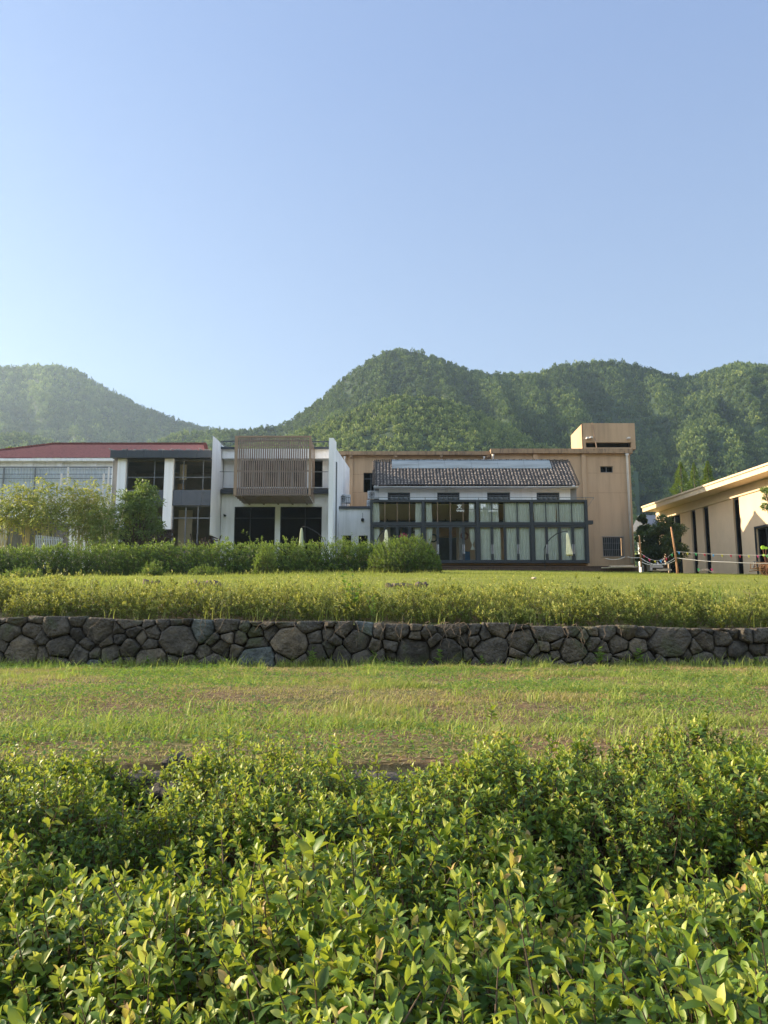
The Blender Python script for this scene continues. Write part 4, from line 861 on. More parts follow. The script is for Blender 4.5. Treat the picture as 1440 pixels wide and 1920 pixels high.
for a, b_ in ((410, 437), (583, 615)):
    mb.bar((X(a, 50.2), 50.1, Z(884, 50)), (X(b_, 50.2), 50.1, Z(884, 50)), .035)
mb.build('balcony_rail', M['mull'], wb)
mb = MB()
for a, b_ in ((410, 437.5), (581, 615.5)):
    MB().box(X(a, 50.6), X(b_, 50.6), 50.6, 50.62, Z(841, 50.6), Z(829, 50.6)).build('glass_guard', M['glass'], wb)
    mb.bar((X(a, 50.6), 50.6, Z(828, 50.6)), (X(b_, 50.6), 50.6, Z(828, 50.6)), .07); mb.bar((X(a, 50.6), 50.6, Z(840, 50.6)), (X(b_, 50.6), 50.6, Z(840, 50.6)), .14)
    mb.bar((X(a+1, 50.6), 53.6, Z(830, 50.6)), (X(b_, 50.6), 53.6, Z(830, 50.6)), .05); xx = a+6 if a < 500 else b_-6
    mb.bar((X(a+1, 50.6), 50.6, Z(829, 50.6)), (X(a+5, 50.6), 53.6, Z(830, 50.6)), .05); mb.bar((X(b_-1, 50.6), 50.6, Z(829, 50.6)), (X(b_-3, 50.6), 53.6, Z(830, 50.6)), .05)
mb.build('roof_guard_rail', M['charcoal'], wb)
mb = MB(); c = (X(420.5, Df), Df-.12, Z(965, Df)); mb.box(c[0]-.03, c[0]+.03, Df-.1, Df+.02, c[2]-.03, c[2]+.03); mb.lathe((c[0]+.08, Df-.16, c[2]-.1), [(.03, -.06), (.09, -.02), (.09, .04), (.04, .08)], 10); mb.build('wall_lamp', M['black'], wb)
# slatted box
Dx = 47.9; s0, s1 = X(436.5, Dx), X(581.5, Dx); zb0, zt0 = Z(929, Dx), Z(817, Dx); yk = Du-.05
sb = MB(); ns = 32
for i in range(ns): xx = s0+.24+(s1-s0-.44)*(i+.5)/ns; sb.box(xx-.043, xx+.043, Dx, Dx+.07, zb0, zt0-.10)
sbo = sb.build('timber_slats', M['slat'], wb)
mb = MB(); mb.box(s0, s0+.20, Dx-.01, Dx+.10, zb0, zt0); mb.box(s1-.13, s1, Dx-.01, Dx+.10, zb0, zt0); mb.box(s0+.2, s1-.13, Dx-.008, Dx+.1, zt0-.10, zt0)

for i in range(4):
    yy = Dx+.5+i*(yk-Dx-.4)/4; mb.box(s0+.01, s0+.05, yy, yy+.07, zb0, zt0-.1); mb.box(s1-.05, s1-.01, yy, yy+.07, zb0, zt0-.1)
mb.build('edge_boards', M['slat_e'], sbo)
mb = MB()
for zz in (Z(826, Dx), Z(882.5, Dx), zb0+.08): mb.box(s0+.2, s1-.13, Dx+.075, Dx+.12, zz-.035, zz+.035)
for i in range(2): yy = Dx+1.0+i*(yk-Dx-.8)/2; mb.box(s0+.06, s1-.06, yy, yy+.05, zt0-.09, zt0-.02)
mb.build('cross_rails', M['slat'], sbo)
mb = MB()
for i in range(ns*2): xx = s0+.1+(s1-s0-.2)*(i+.5)/ns/2; mb.box(xx-.02, xx+.02, Dx+.12, yk, zb0-.03, zb0+.015)
for i in range(5): xx = s0+.5+i*(s1-s0-1)/4; mb.box(xx-.05, xx+.05, Dx+.13, yk, zb0-.10, zb0-.034)
mb.build('underside_slats', M['slat'], sbo)
# ---- link building between -----------------------------------------------------
D = 51.5; lb = thing('link_building', 'low white flat roofed annex between the white building and the glass pavilion', 'building', (X(662, D), D, BZ))
x0_, x1_ = X(629, D), X(698, D); zt_ = Z(954, D)
mb = MB(); wall_holes(mb, x0_, x1_, BZ-.2, zt_, D, .25, [(X(642.5, D), X(659, D), BZ+.6, Z(1004, D)), (X(672.5, D), X(689.5, D), BZ+.6, Z(1004, D))]); mb.build('wall', M['white'], lb)
mb = MB(); mb.box(x0_-.02, x1_+.02, D-.12, D+4.5, zt_, zt_+.16); mb.build('roof_edge', M['charcoal'], lb)
for a, b_ in ((642.5, 659), (672.5, 689.5)): window(lb, a, b_, 1004, 1040, D, .08, .04, mat='frame')
mb = MB(); c = (X(680, D), D-.1, Z(974, D)); mb.lathe((c[0], D-.08, c[2]-.08), [(.05, -.08), (.1, 0), (.1, .1), (.05, .16)], 10); mb.bar((c[0], D-.06, c[2]+.1), (c[0], D-.03, c[2]+.45), .02); mb.build('wall_lamp', M['black'], lb)
def ac(label, px, py, D, wd=.85, hh=.6, rot=0, group='air conditioning units'):
    x, z = X(px, D), Z(py, D); root = thing('air_conditioner', label, 'air conditioner', (x, D, z), group)
    MB().box(x, x+wd, D, D+.32, z, z+hh).build('casing', M['metalw'], root, bevel=.02)
    mb = MB(); c = (x+wd*.36, D-.012, z+hh*.5)
    for r in (.07, .14, .21):
        pts = [(c[0]+r*math.cos(a), D-.012, c[2]+r*math.sin(a)) for a in np.linspace(0, 6.283, 17)]; mb.tube(pts, .008, 4, caps=False)
    for a in np.linspace(0, 3.1416, 5)[:-1]: mb.bar((c[0]-.21*math.cos(a), D-.012, c[2]-.21*math.sin(a)), (c[0]+.21*math.cos(a), D-.012, c[2]+.21*math.sin(a)), .012)
    mb.build('fan_grille', M['black'], root)
    mb = MB(); mb.bar((x+.05, D, z-.02), (x+.05, D+.4, z-.02), .04); mb.bar((x+wd-.05, D, z-.02), (x+wd-.05, D+.4, z-.02), .04); mb.build('bracket', M['black'], root)
ac('air conditioner on the annex roof by the white side wall', 633.5, 943, 52.6)
ac('air conditioner fixed to the tan wall above the left end of the pavilion', 689, 935, 52.9, .8, .55)
ac('second air conditioner just below the one above the left end of the pavilion', 687.5, 951, 52.4, .75, .5)
mb = MB(); z0_ = zt_+.16
for i in range(8): xx = X(633, 52.2)+i*.12; mb.bar((xx, 52.2, z0_), (xx, 52.2, z0_+.85-i*.02), .02)
mb.bar((X(633, 52.2), 52.2, z0_+.85), (X(633, 52.2)+.84, 52.2, z0_+.72), .03); tag(mb.build('roof_railing', M['black'], None), 'thin black railing round the air conditioner on the annex roof', 'railing')
# ---- grey modern building --------------------------------------------------------
D = 51.0; gb = thing('grey_modern_building', 'grey two storey building with dark fascia, white piers and wide glazing', 'building', (X(300, D), D, BZ))
gx0, gx1 = X(206, D), X(402, D)
mb = MB(); n_ = 6
for i in range(n_): a = gx0+(gx1-gx0)*i/n_; mb.box(a+.006, gx0+(gx1-gx0)*(i+1)/n_-.006, D-.5, D-.4, Z(861, D), Z(847.5, D))
mb.box(gx0+.01, gx1-.3, D-.39, D+5, Z(860, D), Z(848, D)); mb.build('roof_fascia', M['charcoal'], gb)
mb = MB(); rg_ = np.random.default_rng(3)
for i in range(120): xx = rg_.uniform(gx0, gx1-.3); mb.bar((xx, D-.3+rg_.uniform(-.2, .6), Z(846.6, D)), (xx+rg_.uniform(-.35, .35), D-.3+rg_.uniform(-.2, .6), Z(846.4, D)+rg_.uniform(0, .1)), .045)
mb.build('roof_debris', M['grey_conc'], gb)
mb = MB(); mb.box(X(206.5, D), X(218, D), D+.1, D+.6, BZ-.2, Z(862, D)); mb.build('grey_pier', M['grey_conc'], gb)
for a, b_ in ((218, 233.5), (306.5, 323)): MB().box(X(a, D), X(b_, D), D-.2, D+.3, Z(1016, D) if a < 300 else Z(994, D), Z(861, D)-.003).build('white_pier', M['white_clean'], gb)
for a, b_ in ((234, 307), (322, 400)):
    mb = MB(); w0, w1 = X(a, D), X(b_, D); n_ = 3 if a > 300 else 2; cut = [w0, X(340, D), X(378, D), w1] if a > 300 else [w0, X(286, D), w1]
    for i in range(len(cut)-1): mb.box(cut[i]+.006, cut[i+1]-.006, D-.12, D-.02, Z(948, D), Z(920, D))
    mb.build('spandrel_panel', M['charcoal_l'], gb)
window(gb, 234, 306.5, 861.5, 920, D, .05, .06, vs=(286,), hs=(894.5,), mat='mull', glass='glass', back=False)
window(gb, 323, 400, 861.5, 920, D, .05, .06, vs=(341, 378), hs=(894.5,), mat='mull', glass='glass', back=False)
window(gb, 234, 306.5, 948, 1060, D, .05, .06, vs=(270,), hs=(970,), mat='mull', glass='glass', back=False)
window(gb, 323, 402, 948, 1060, D, .05, .08, vs=(348, 371), hs=(971,), mat='mull', glass='glass', back=False)
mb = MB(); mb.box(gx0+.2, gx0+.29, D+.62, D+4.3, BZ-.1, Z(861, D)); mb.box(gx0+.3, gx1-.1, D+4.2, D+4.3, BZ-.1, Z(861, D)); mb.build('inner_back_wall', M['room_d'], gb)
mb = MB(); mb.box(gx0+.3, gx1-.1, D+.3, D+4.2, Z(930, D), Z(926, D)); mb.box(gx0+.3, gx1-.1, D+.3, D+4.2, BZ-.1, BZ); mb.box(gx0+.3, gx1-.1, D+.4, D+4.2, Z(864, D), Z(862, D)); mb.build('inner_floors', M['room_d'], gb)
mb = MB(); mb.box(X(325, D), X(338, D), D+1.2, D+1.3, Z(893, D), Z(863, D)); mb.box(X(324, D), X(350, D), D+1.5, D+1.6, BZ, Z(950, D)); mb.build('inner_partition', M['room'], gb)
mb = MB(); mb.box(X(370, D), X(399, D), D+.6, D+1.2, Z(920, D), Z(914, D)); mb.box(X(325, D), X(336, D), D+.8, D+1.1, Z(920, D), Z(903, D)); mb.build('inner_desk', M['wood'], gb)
# brick lattice wall
bw_ = thing('brick_lattice_wall', 'low dark brick wall with pierced openings behind the hedge and tree', 'wall', (X(270, 48.5), 48.5, BZ-.2))
mb = MB(); b0, b1 = X(212, 48.5), X(322, 48.5); zt_ = Z(995, 48.5); n_ = int((b1-b0)/.26)
for i in range(n_):
    a = b0+(b1-b0)*i/n_; b_ = b0+(b1-b0)*(i+1)/n_-.02
    for j in range(18):
        z = BZ-.25+j*(zt_-BZ+.25)/18; h_ = (zt_-BZ+.25)/18-.008
        if 12 <= j <= 14 and i % 3 == 1: continue
        o_ = .13 if j % 2 else 0; mb.box(a+o_, b_+o_, 48.5, 48.68, z, z+h_)
mb.build('bricks', M['brick'], bw_); MB().box(b0, b1+.1, 48.45, 48.74, zt_, zt_+.08).build('coping', M['brick'], bw_)
# stacked brick pile seen by the window
mb = MB(); rg_ = np.random.default_rng(8)
for i in range(60): px = rg_.uniform(356, 402); mb.bar((X(px, 48.9), 48.9+rg_.uniform(0, .4), rg_.uniform(BZ, Z(1000, 48.9))), (X(px, 48.9)+rg_.uniform(.3, .7), 48.9+rg_.uniform(0, .4), rg_.uniform(BZ, Z(1003, 48.9))), .07)
tag(mb.build('roof_tile_pile', M['brick'], None), 'heap of dark roof tiles stacked against the glazing beside the left fin', 'tile pile')
# ---- red roof building -----------------------------------------------------------
D = 62.0; rb_ = thing('red_roof_building', 'wide pale building under a red tiled hip roof at the far left', 'building', (X(100, D), D, BZ))
Dg = 66.5; zrd = Z(833.5, Dg); zev = Z(859.5, D-.4); xa = X(-115, D); xb = X(386, D); xg0, xg1 = X(93, Dg), X(380, Dg)
nx, ny = 400, 24; u, v = np.meshgrid(np.linspace(0, 1, nx), np.linspace(0, 1, ny))
def slope(Pa, Pb, Pc, Pd, nm, nc, nr=10, amp=.05):
    """Pa,Pb eave ends; Pc,Pd ridge ends (above Pb and Pa)"""
    nx = nc*4+1; ny = nr*3+1; u, v = np.meshgrid(np.linspace(0, 1, nx), np.linspace(0, 1, ny)); Pa, Pb, Pc, Pd = map(lambda p: np.array(p, float), (Pa, Pb, Pc, Pd))
    e = Pa[None, None]*(1-u[..., None])+Pb*u[..., None]; t_ = Pd*(1-u[..., None])+Pc*u[..., None]; q = e*(1-v[..., None])+t_*v[..., None]
    q[..., 2] += np.abs(np.sin(u*nc*math.pi))*amp*(1-.5*v)+(1-(v*nr) % 1)*.03
    return npmesh(nm, q.reshape(-1, 3), [gridfaces(nx, ny)], M['redtile'], rb_)
slope((xa, D-.4, zev), (xb+.2, D-.4, zev), (xg1, Dg, zrd), (xg0, Dg, zrd), 'front_roof', 110)
slope((xa, 2*Dg-D, zev), (xa, D-.4, zev), (xg0, Dg, zrd), (xg0, Dg, zrd), 'hip_roof', 40)
slope((xb+.2, D-.4, zev), (xb+.2, 2*Dg-D, zev), (xg1, Dg, zrd), (xg1, Dg, zrd), 'hip_roof', 40)
mb = MB(); 
for i in range(110): xx = xg0+(xg1-xg0)*i/109; mb.obox((xx, Dg, zrd+.06), (.085, 0, .01), (0, .13, 0), (0, 0, .09))
for i in range(40): s_ = i/39; mb.obox((xa+(xg0-xa)*s_, D-.4+(Dg-D+.4)*s_, zev+(zrd-zev)*s_+.08), (.12, 0, 0), (0, .12, 0), (0, 0, .07)); mb.obox((xb+.2+(xg1-xb-.2)*s_, D-.4+(Dg-D+.4)*s_, zev+(zrd-zev)*s_+.08), (.12, 0, 0), (0, .12, 0), (0, 0, .07))
mb.build('ridge_tiles', M['redtile'], rb_)
mb = MB(); mb.box(xa+.2, xb, D-.45, D-.1, zev-.20, zev-.005); mb.build('eave_gutter', M['white'], rb_)
mb = MB(); mb.box(xa+.3, xb-.1, D, D+8.6, BZ-.2, zev-.02); mb.build('wall', M['white'], rb_)
for p in (52, 107, 172): xx = X(p, D); MB().box(xx-.2, xx+.2, D-.12, D-.003, BZ, zev-.21).build('pilaster', M['white'], rb_)
cp = MB(); y0 = 59.5
nx = 220; xx = np.linspace(xa+1, X(204, y0), nx*3)
u, v = np.meshgrid(xx, np.linspace(0, 1, 2)); pan = np.stack([u, 59.6+.03*np.sin(u*2*math.pi/.24), Z(930, y0)+(Z(876.5, y0)-Z(930, y0))*v], -1).reshape(-1, 3)
g = gridfaces(nx*3, 2); npmesh('corrugated_screen', np.concatenate([pan, pan+np.array([0, .02, 0])]), [g, g[:, ::-1]+len(pan)], M['corr'], rb_)
mb = MB()
for py in (876, 889, 897): mb.bar((xa+1, 59.4, Z(py, 59.4)), (X(206, 59.4), 59.4, Z(py, 59.4)), .10 if py == 876 else .05)
for p in (2, 61): mb.bar((X(p, 59.35), 59.35, BZ), (X(p, 59.35), 59.35, Z(875, 59.35)), .09)
mb.build('screen_frame', M['mull'], rb_)
mb = MB()
for p, q in ((111, 888), (123, 876), (191, 888), (200, 876)): mb.bar((X(p, 58.6), 58.6, BZ), (X(p, 58.6), 58.6, Z(q, 58.6)), .11)
mb.build('scaffold_posts', M['pipe'], rb_)
# ---- hut ------------------------------------------------------------------------
D = 47.0; hu = thing('garden_hut', 'grey boarded hut with corrugated roof among the bamboo at far left', 'hut', (X(40, D), D, BZ-.1))
hx0, hx1 = X(-60, D), X(97, D)
mb = MB()
n_ = int((hx1-hx0)/.14)
for i in range(n_): a = hx0+(hx1-hx0)*i/n_; mb.box(a, a+(hx1-hx0)/n_-.012, D, D+.04+.012*(i % 2), BZ-.2, Z(972, D))
mb.box(hx0, hx1, D+.06, D+2.8, BZ-.2, Z(972, D)); mb.build('wall', M['hutm'], hu)
nx = 90*4; u, v = np.meshgrid(np.linspace(0, 1, nx), np.linspace(0, 1, 2)); ex0, ex1 = hx0-.2, hx1+.1; rx1 = X(52, D+1.4)
px_ = (ex0+(ex1-ex0)*u)*(1-v)+(ex0+(rx1-ex0)*u)*v
q = np.stack([px_, D-.25+1.7*v, Z(971, D)+(Z(957, D+1.4)-Z(971, D))*v+.03*np.sin(u*90*2*math.pi)], -1).reshape(-1, 3); g = gridfaces(nx, 2)
npmesh('roof', np.concatenate([q, q-np.array([0, 0, .02])]), [g, g[:, ::-1]+len(q)], M['corr'], hu)
MB().box(ex0, ex1, D-.28, D-.2, Z(975, D), Z(972.5, D)).build('eave_board', M['mull'], hu)
f = MB(); f.box(X(-5, D), X(16, D), D-.04, D-.003, BZ-.1, Z(975, D)); d_ = f.build('door', M['metalw'], hu)
mb = MB(); mb.box(X(2, D), X(9, D), D-.06, D-.045, Z(999, D), Z(994, D)); mb.build('dark_plate', M['black'], d_)
# picket fence
pf = thing('picket_fence', 'short white picket fence beside the hut, just above the hedge', 'fence', (X(97, 44.5), 44.5, BZ-.3))
for i in range(16):
    x = X(70, 44.5)+i*.1; y_ = 44.5; h_ = Z(1003+i*.35, 44.5); MB().prism([(x, y_), (x+.05, y_), (x+.05, y_+.02), (x, y_+.02)], 4.5, h_).build('picket', M['metalw'], pf)
MB().bar((X(70, 44.5), 44.54, Z(1010, 44.5)), (X(70, 44.5)+1.6, 44.54, Z(1012, 44.5)), .03, .05).build('rail', M['metalw'], pf)
# ---- right hall -------------------------------------------------------------------
ra = thing('exhibition_hall', 'long cream hall with deep flat eave and tall dark slit windows at right', 'building', (22.5, 50, BZ))
OX, OY = 21.3, 61.0; sd = np.array([.1177, -.9930]); nd = np.array([-.9930, -.1177]); K = 1.10
def W3(s, n, z): p = K*(np.array([OX, OY])+s*sd+n*nd); return (p[0], p[1], z)
def spx(px, py=1000.0):
    v = -(py-960)/F; r = (px-720)/F/(CT-v*ST); return (OY*r-OX)/(sd[0]-r*sd[1])
def hbox(mb, s0, s1, n0, n1, z0, z1):
    return mb.add([W3(s0,n0,z0),W3(s1,n0,z0),W3(s1,n1,z0),W3(s0,n1,z0),W3(s0,n0,z1),W3(s1,n0,z1),W3(s1,n1,z1),W3(s0,n1,z1)],
        [(0,1,2,3),(7,6,5,4),(4,5,1,0),(5,6,2,1),(6,7,3,2),(7,4,0,3)])
zf0 = 1.55+8.94*K; zf1 = zf0+.42*K; zw = Z(916, 46.2*K); gl = BZ-.6
se = 26; s_w0 = spx(1234, 975)
slits = [(spx(1250), spx(1277), Z(966, 58.0*K)), (spx(1297), spx(1306), zw-.02), (spx(1320), spx(1330.5), zw-.02), (spx(1373.5, 940), spx(1385.5, 940), zw-.02), (spx(1420, 1030), spx(1453, 1030), Z(990, 47.2*K))]
cuts = [s_w0]+[v for a, b_, _ in slits for v in (a, b_)]+[se]
mb = MB()
for i in range(0, len(cuts), 2): hbox(mb, cuts[i], cuts[i+1], -.3, 0, gl, zw)
for a, b_, z in slits:
    if z < zw-.05: hbox(mb, a, b_, -.3, -.002, z, zw)
mb.build('wall', M['hall'], ra)
mb = MB(); hbox(mb, s_w0, s_w0+.3, -9, -.302, gl, zw); hbox(mb, s_w0, se, -9.3, -9.0, gl, zw); hbox(mb, s_w0+.3, se, -8.9, -.31, zw-.3, zw-.01); mb.build('end_wall', M['hall'], ra)
mb = MB(); hbox(mb, s_w0-.15, se, -.35, .10, zw+.003, zf0); mb.build('wall_beam', M['hall_trim'], ra)
mb = MB(); hbox(mb, 1.2, se, -9.6, 1.33, zf0+.003, zf0+.05); mb.build('soffit', M['hall_trim'], ra)
mb = MB(); hbox(mb, 1.15, se, 1.30, 1.40, zf0+.002-.03, zf1-.14); hbox(mb, 1.1, se, 1.24, 1.48, zf1-.137, zf1); hbox(mb, 1.1, 1.3, -9.6, 1.29, zf0+.054, zf1-.14); hbox(mb, 1.2, se, -9.6, 1.23, zf1-.12, zf1-.04); mb.build('roof_fascia', M['hall_trim'], ra)
for i, (a, b_, z) in enumerate(slits):
    mb = MB(); hbox(mb, a, a+.07, -.22, -.12, gl, z); hbox(mb, b_-.07, b_, -.22, -.12, gl, z); hbox(mb, a+.07, b_-.07, -.22, -.12, z-.09, z)
    if i in (0, 4): mid = (a+b_)/2; hbox(mb, mid-.05, mid+.05, -.21, -.13, gl, z-.09)
    if i == 0: hbox(mb, a+.07, b_-.07, -.20, -.14, BZ+2.6, BZ+2.7)
    f = mb.build('window', M['frame'], ra); mb = MB(); hbox(mb, a, b_, -.18, -.17, gl, z); mb.build('pane', M['glass_dark'], f)
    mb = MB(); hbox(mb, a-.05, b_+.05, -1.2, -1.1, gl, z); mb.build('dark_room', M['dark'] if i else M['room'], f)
    if i == 4: mb = MB(); hbox(mb, a-.12, a, -.02, .05, gl, z+.12); hbox(mb, a-.12, b_+.1, -.02, .051, z, z+.14); mb.build('dark_surround', M['frame'], f)
    if i == 0:
        mb = MB(); p0 = W3(b_-.1, .02, BZ+3.0); p1 = W3(a+.6, .9, BZ+2.75); mb.bar(p0, p1, .08); mb.build('awning_stay', M['metalw'], f)
# little white house far behind, between tower and hall
D = 92; fh = thing('distant_house', 'distant white house with grey roof glimpsed between tower and hall', 'house', (X(1220, D), D, BZ))
mb = MB(); xbox(mb, 1224, 1262, 984, 1070, D, 6); mb.build('wall', M['white'], fh)
mb = MB(); q0, q1 = X(1212, D), X(1266, D); z0_, z1_ = Z(984, D), Z(966, D+3); mb.add([(q0, D-.8, z0_-.2), (q1, D-.8, z0_-.2), (q1, D+3, z1_), (q0, D+3, z1_), (q0, D+6.8, z0_-.2), (q1, D+6.8, z0_-.2)], [(0,1,2,3),(3,2,5,4),(0,3,4),(1,5,2),(0,4,5,1)]); mb.build('roof', M['charcoal_l'], fh)
window(fh, 1230, 1238, 990, 1001, D, -.05); window(fh, 1246, 1254, 990, 1001, D, -.05)

# ================================================================== TREES
def canopy(rng, blobs, n, leafL, mat, root, tb=.5, droop=0.0, kind=1, name='crown', wid=.45, shell=.55):
    Ps = []; Ts = []; Ns = []
    tot = sum(b[1][0]*b[1][1]*b[1][2] for b in blobs)**1.0
    for c, r in blobs:
        k = max(20, int(n*(r[0]*r[1]*r[2])/tot)); d = nrm(rng.normal(size=(k, 3))); rad = rng.uniform(shell, 1.0, k)**.7*(1+rng.normal(0, .12, k))
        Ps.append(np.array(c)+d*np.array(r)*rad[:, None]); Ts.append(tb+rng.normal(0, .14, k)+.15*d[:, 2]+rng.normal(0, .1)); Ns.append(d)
    Pp = np.concatenate(Ps); Tt = np.clip(np.concatenate(Ts), 0, 1); Nn = np.concatenate(Ns); m_ = len(Pp)
    d = nrm(rng.normal(size=(m_, 3))*.8+Nn*.7+np.array([0, 0, -droop])); nn = Nn*.8+np.array([0, 0, .7])+rng.normal(0, .5, (m_, 3)); l = leafL*rng.uniform(.7, 1.3, m_)
    V, Fl, Tl = leaves(Pp, d, nn, l, l*wid, Tt, kind); return npmesh(name, V, Fl, M[mat], root, Tl)
def tree(name, label, px, D, topy, rpx, nb, n, leafL, mat, seed, base=None, stems=5, tb=.5, cb=.25, group=None, flat=.8, zbase=None, cat='tree', basex=None):
    rg_ = np.random.default_rng(seed); x = X(px, D); z0 = BZ-.1 if zbase is None else zbase; H = Z(topy, D)-z0; r = rpx/F*D
    root = thing(name, label, cat, (x, D, z0), group); blobs = []; mb = MB()
    for i in range(nb):
        a = rg_.uniform(0, 6.28); rr = math.sqrt(rg_.uniform(0, 1))*r*.78; h_ = z0+H*(cb+(1-cb)*(.15+.85*rg_.uniform(0, 1)**.8)*math.sqrt(max(.05, 1-(rr/r)**2*.9)))
        br = r*rg_.uniform(.17, .30); blobs.append(((x+rr*math.cos(a), D+rr*math.sin(a), h_-br*.6), (br*1.2, br*1.2, br*flat)))
    for i in range(stems):
        b_ = blobs[int(rg_.integers(nb))][0]; bx = x+rg_.normal(0, .06*stems**.5); mid = ((bx*1.4+b_[0]*.6)/2+rg_.normal(0, .1), (D*1.4+b_[1]*.6)/2, z0+(b_[2]-z0)*.5)
        mb.tube([(bx, D, z0-.1), ((bx*3+mid[0])/4, D, z0+H*.16), mid, b_], [H*.018, H*.014, H*.009, H*.003], 6)
        for j in range(3):
            c = blobs[int(rg_.integers(nb))][0]; mb.tube([mid, ((mid[0]+c[0])/2, (mid[1]+c[1])/2, (mid[2]+c[2])/2-.1), c], [H*.007, H*.005, H*.002], 4)
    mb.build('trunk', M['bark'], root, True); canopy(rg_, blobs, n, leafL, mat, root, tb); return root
tree('round_tree', 'round crowned dark green tree with many stems before the grey building', 262, 46.0, 899, 50, 70, 8000, .17, 'treeleaf', 21, stems=9, tb=.5, cb=.28)
tree('dark_tree', 'dark rounded tree between the tan tower and the cream hall', 1243, 52.5, 966, 44, 42, 13000, .16, 'darkleaf', 22, stems=4, tb=.35, cb=.22)
tree('dark_tree', 'dark narrow tree tucked against the right side of the tan tower', 1205, 56.5, 962, 17, 34, 8000, .17, 'darkleaf', 23, stems=2, tb=.3, cb=.1)
tree('sapling', 'thin leafed sapling branch reaching in at the right edge before the hall', 1452, 40.0, 903, 26, 9, 1400, .12, 'treeleaf', 24, stems=3, tb=.6, cb=.62, zbase=4.5)
def conifer(label, px, D, topy, rpx, seed, ztop=None):
    rg_ = np.random.default_rng(seed); x = X(px, D); H = Z(topy, D)-BZ; r = rpx/F*D; root = thing('conifer_tree', label, 'tree', (x, D, BZ-.2), 'conifers rising behind the hall')
    MB().tube([(x, D, BZ-.2), (x, D, BZ+H*.5), (x, D, BZ+H*.97)], [.3, .18, .04], 7).build('trunk', M['bark'], root, True)
    n = 5500; s = rg_.uniform(.05, 1, n)**.8; zz = s*H; rr = r*(1-s)**1.0*rg_.uniform(.2, 1.08, n)**.6*(1+.22*np.sin(zz*4.5)); a = rg_.uniform(0, 6.28, n)
    a = a+.35*np.sin(a*7+zz*2); P_ = np.stack([x+rr*np.cos(a), D+rr*np.sin(a), BZ+zz-rr*.35], 1); d = np.stack([np.cos(a), np.sin(a), rg_.uniform(-.3, .9, n)], 1); l = rg_.uniform(.30, .5, n)*(.35+1.2*(1-s)**.6)
    V, Fl, Tl = leaves(P_, d, rg_.normal(0, .5, (n, 3))+np.array([0, 0, 1]), l, l*.35, np.clip(rg_.normal(.62, .22, n), 0, 1), 1); npmesh('crown', V, Fl, M['treeleaf'], root, Tl)
conifer('tallest pointed conifer behind the far end of the cream hall', 1281, 82, 867, 85, 1); conifer('narrow pointed conifer above the middle of the hall eave', 1332, 80, 865, 62, 2); conifer('dim shorter conifer between the two pointed conifers', 1306, 95, 868, 60, 3)
tree('distant_tree', 'small dark tree behind the red roof at the far left edge', 8, 76, 838, 24, 14, 3000, .3, 'treeleaf', 31, cb=.6, tb=.4)
def bamboo(label, px, D, topy, rpx, nc, nl, seed, tb=.55, low=.3, lean=0):
    rg_ = np.random.default_rng(seed); x = X(px, D); z0 = BZ-.3; H = Z(topy, D)-z0; r = rpx/F*D; root = thing('bamboo_clump', label, 'bamboo', (x, D, z0), 'bamboo clumps at the left'); Ps = []; Ds = []; Ts = []
    for i in range(nc):
        a = rg_.uniform(0, 6.28); q = rg_.uniform(0, 1)**.6; bx, by = x+r*.45*q*math.cos(a)*1.2, D+r*.35*q*math.sin(a); hh = H*rg_.uniform(.72, 1.12)*(1-.12*q); la = rg_.uniform(0, 6.28); ln = r*rg_.uniform(.1, .6)+abs(bx-x)*.4
        tx = bx+math.copysign(ln, math.cos(la)); ty = by+ln*.5*math.sin(la); pts = [(bx+(tx-bx)*s**2.2, by+(ty-by)*s**2.2, z0+hh*(s-.10*s**4)) for s in np.linspace(0, 1, 9)]
        MB().tube(pts, [.028*(1-.75*s) for s in np.linspace(0, 1, 9)], 5).build('culm', M['culm'], root)
        k = int(nl*.27/nc); s = rg_.uniform(low, 1, k); P_ = np.stack([np.interp(s, np.linspace(0, 1, 9), [p[j] for p in pts]) for j in range(3)], 1)
        # leaves gather in sprays along side twigs
        sp = rg_.integers(0, 14, k); s2_ = sp/14; sa = (sp*2.4+i); sr = rg_.uniform(0, 1, k)**.8*(1.25*(1-s2_)+.18)
        s2 = low+(1-low)*(sp/14+rg_.normal(0, .03, k)); s2 = np.clip(s2, 0, 1); P_ = np.stack([np.interp(s2, np.linspace(0, 1, 9), [p[j] for p in pts]) for j in range(3)], 1)
        P_ += np.stack([np.cos(sa)*sr, np.sin(sa)*sr, sr*.35+rg_.normal(0, .05, k)], 1)+rg_.normal(0, .05, (k, 3)); Ps.append(P_)
        Ds.append(np.stack([np.cos(sa), np.sin(sa), np.full(k, -.5)], 1)+rg_.normal(0, .6, (k, 3))); Ts.append(tb+rg_.normal(0, .12)+rg_.normal(0, .15, k)-(s2 < .45)*.12)
    P_, d, T_ = map(np.concatenate, (Ps, Ds, Ts)); n = len(P_); l = rg_.uniform(.16, .32, n)
    V, Fl, Tl = leaves(P_, d, rg_.normal(0, .6, (n, 3))+np.array([0, 0, .8]), l, l*.26, np.clip(T_, 0, 1), 1); npmesh('foliage', V, Fl, M['bamboo'], root, Tl)
bamboo('tallest yellow green bamboo clump left of the round tree', 162, 45.2, 878, 42, 24, 14000, 41, .62, .40)
bamboo('feathery bamboo clump in front of the right end of the hut', 95, 44.8, 884, 34, 16, 6500, 42, .55, .52)
bamboo('yellowish bamboo clump rising before the middle of the hut', 58, 45.4, 896, 34, 14, 5500, 43, .62, .55)
bamboo('greener bamboo clump at the left edge before the hut door', 8, 45.0, 893, 36, 14, 6000, 44, .42, .52)
bamboo('low dark bamboo clump between the tallest clump and the round tree', 205, 44.6, 930, 34, 12, 6500, 45, .34, .15)
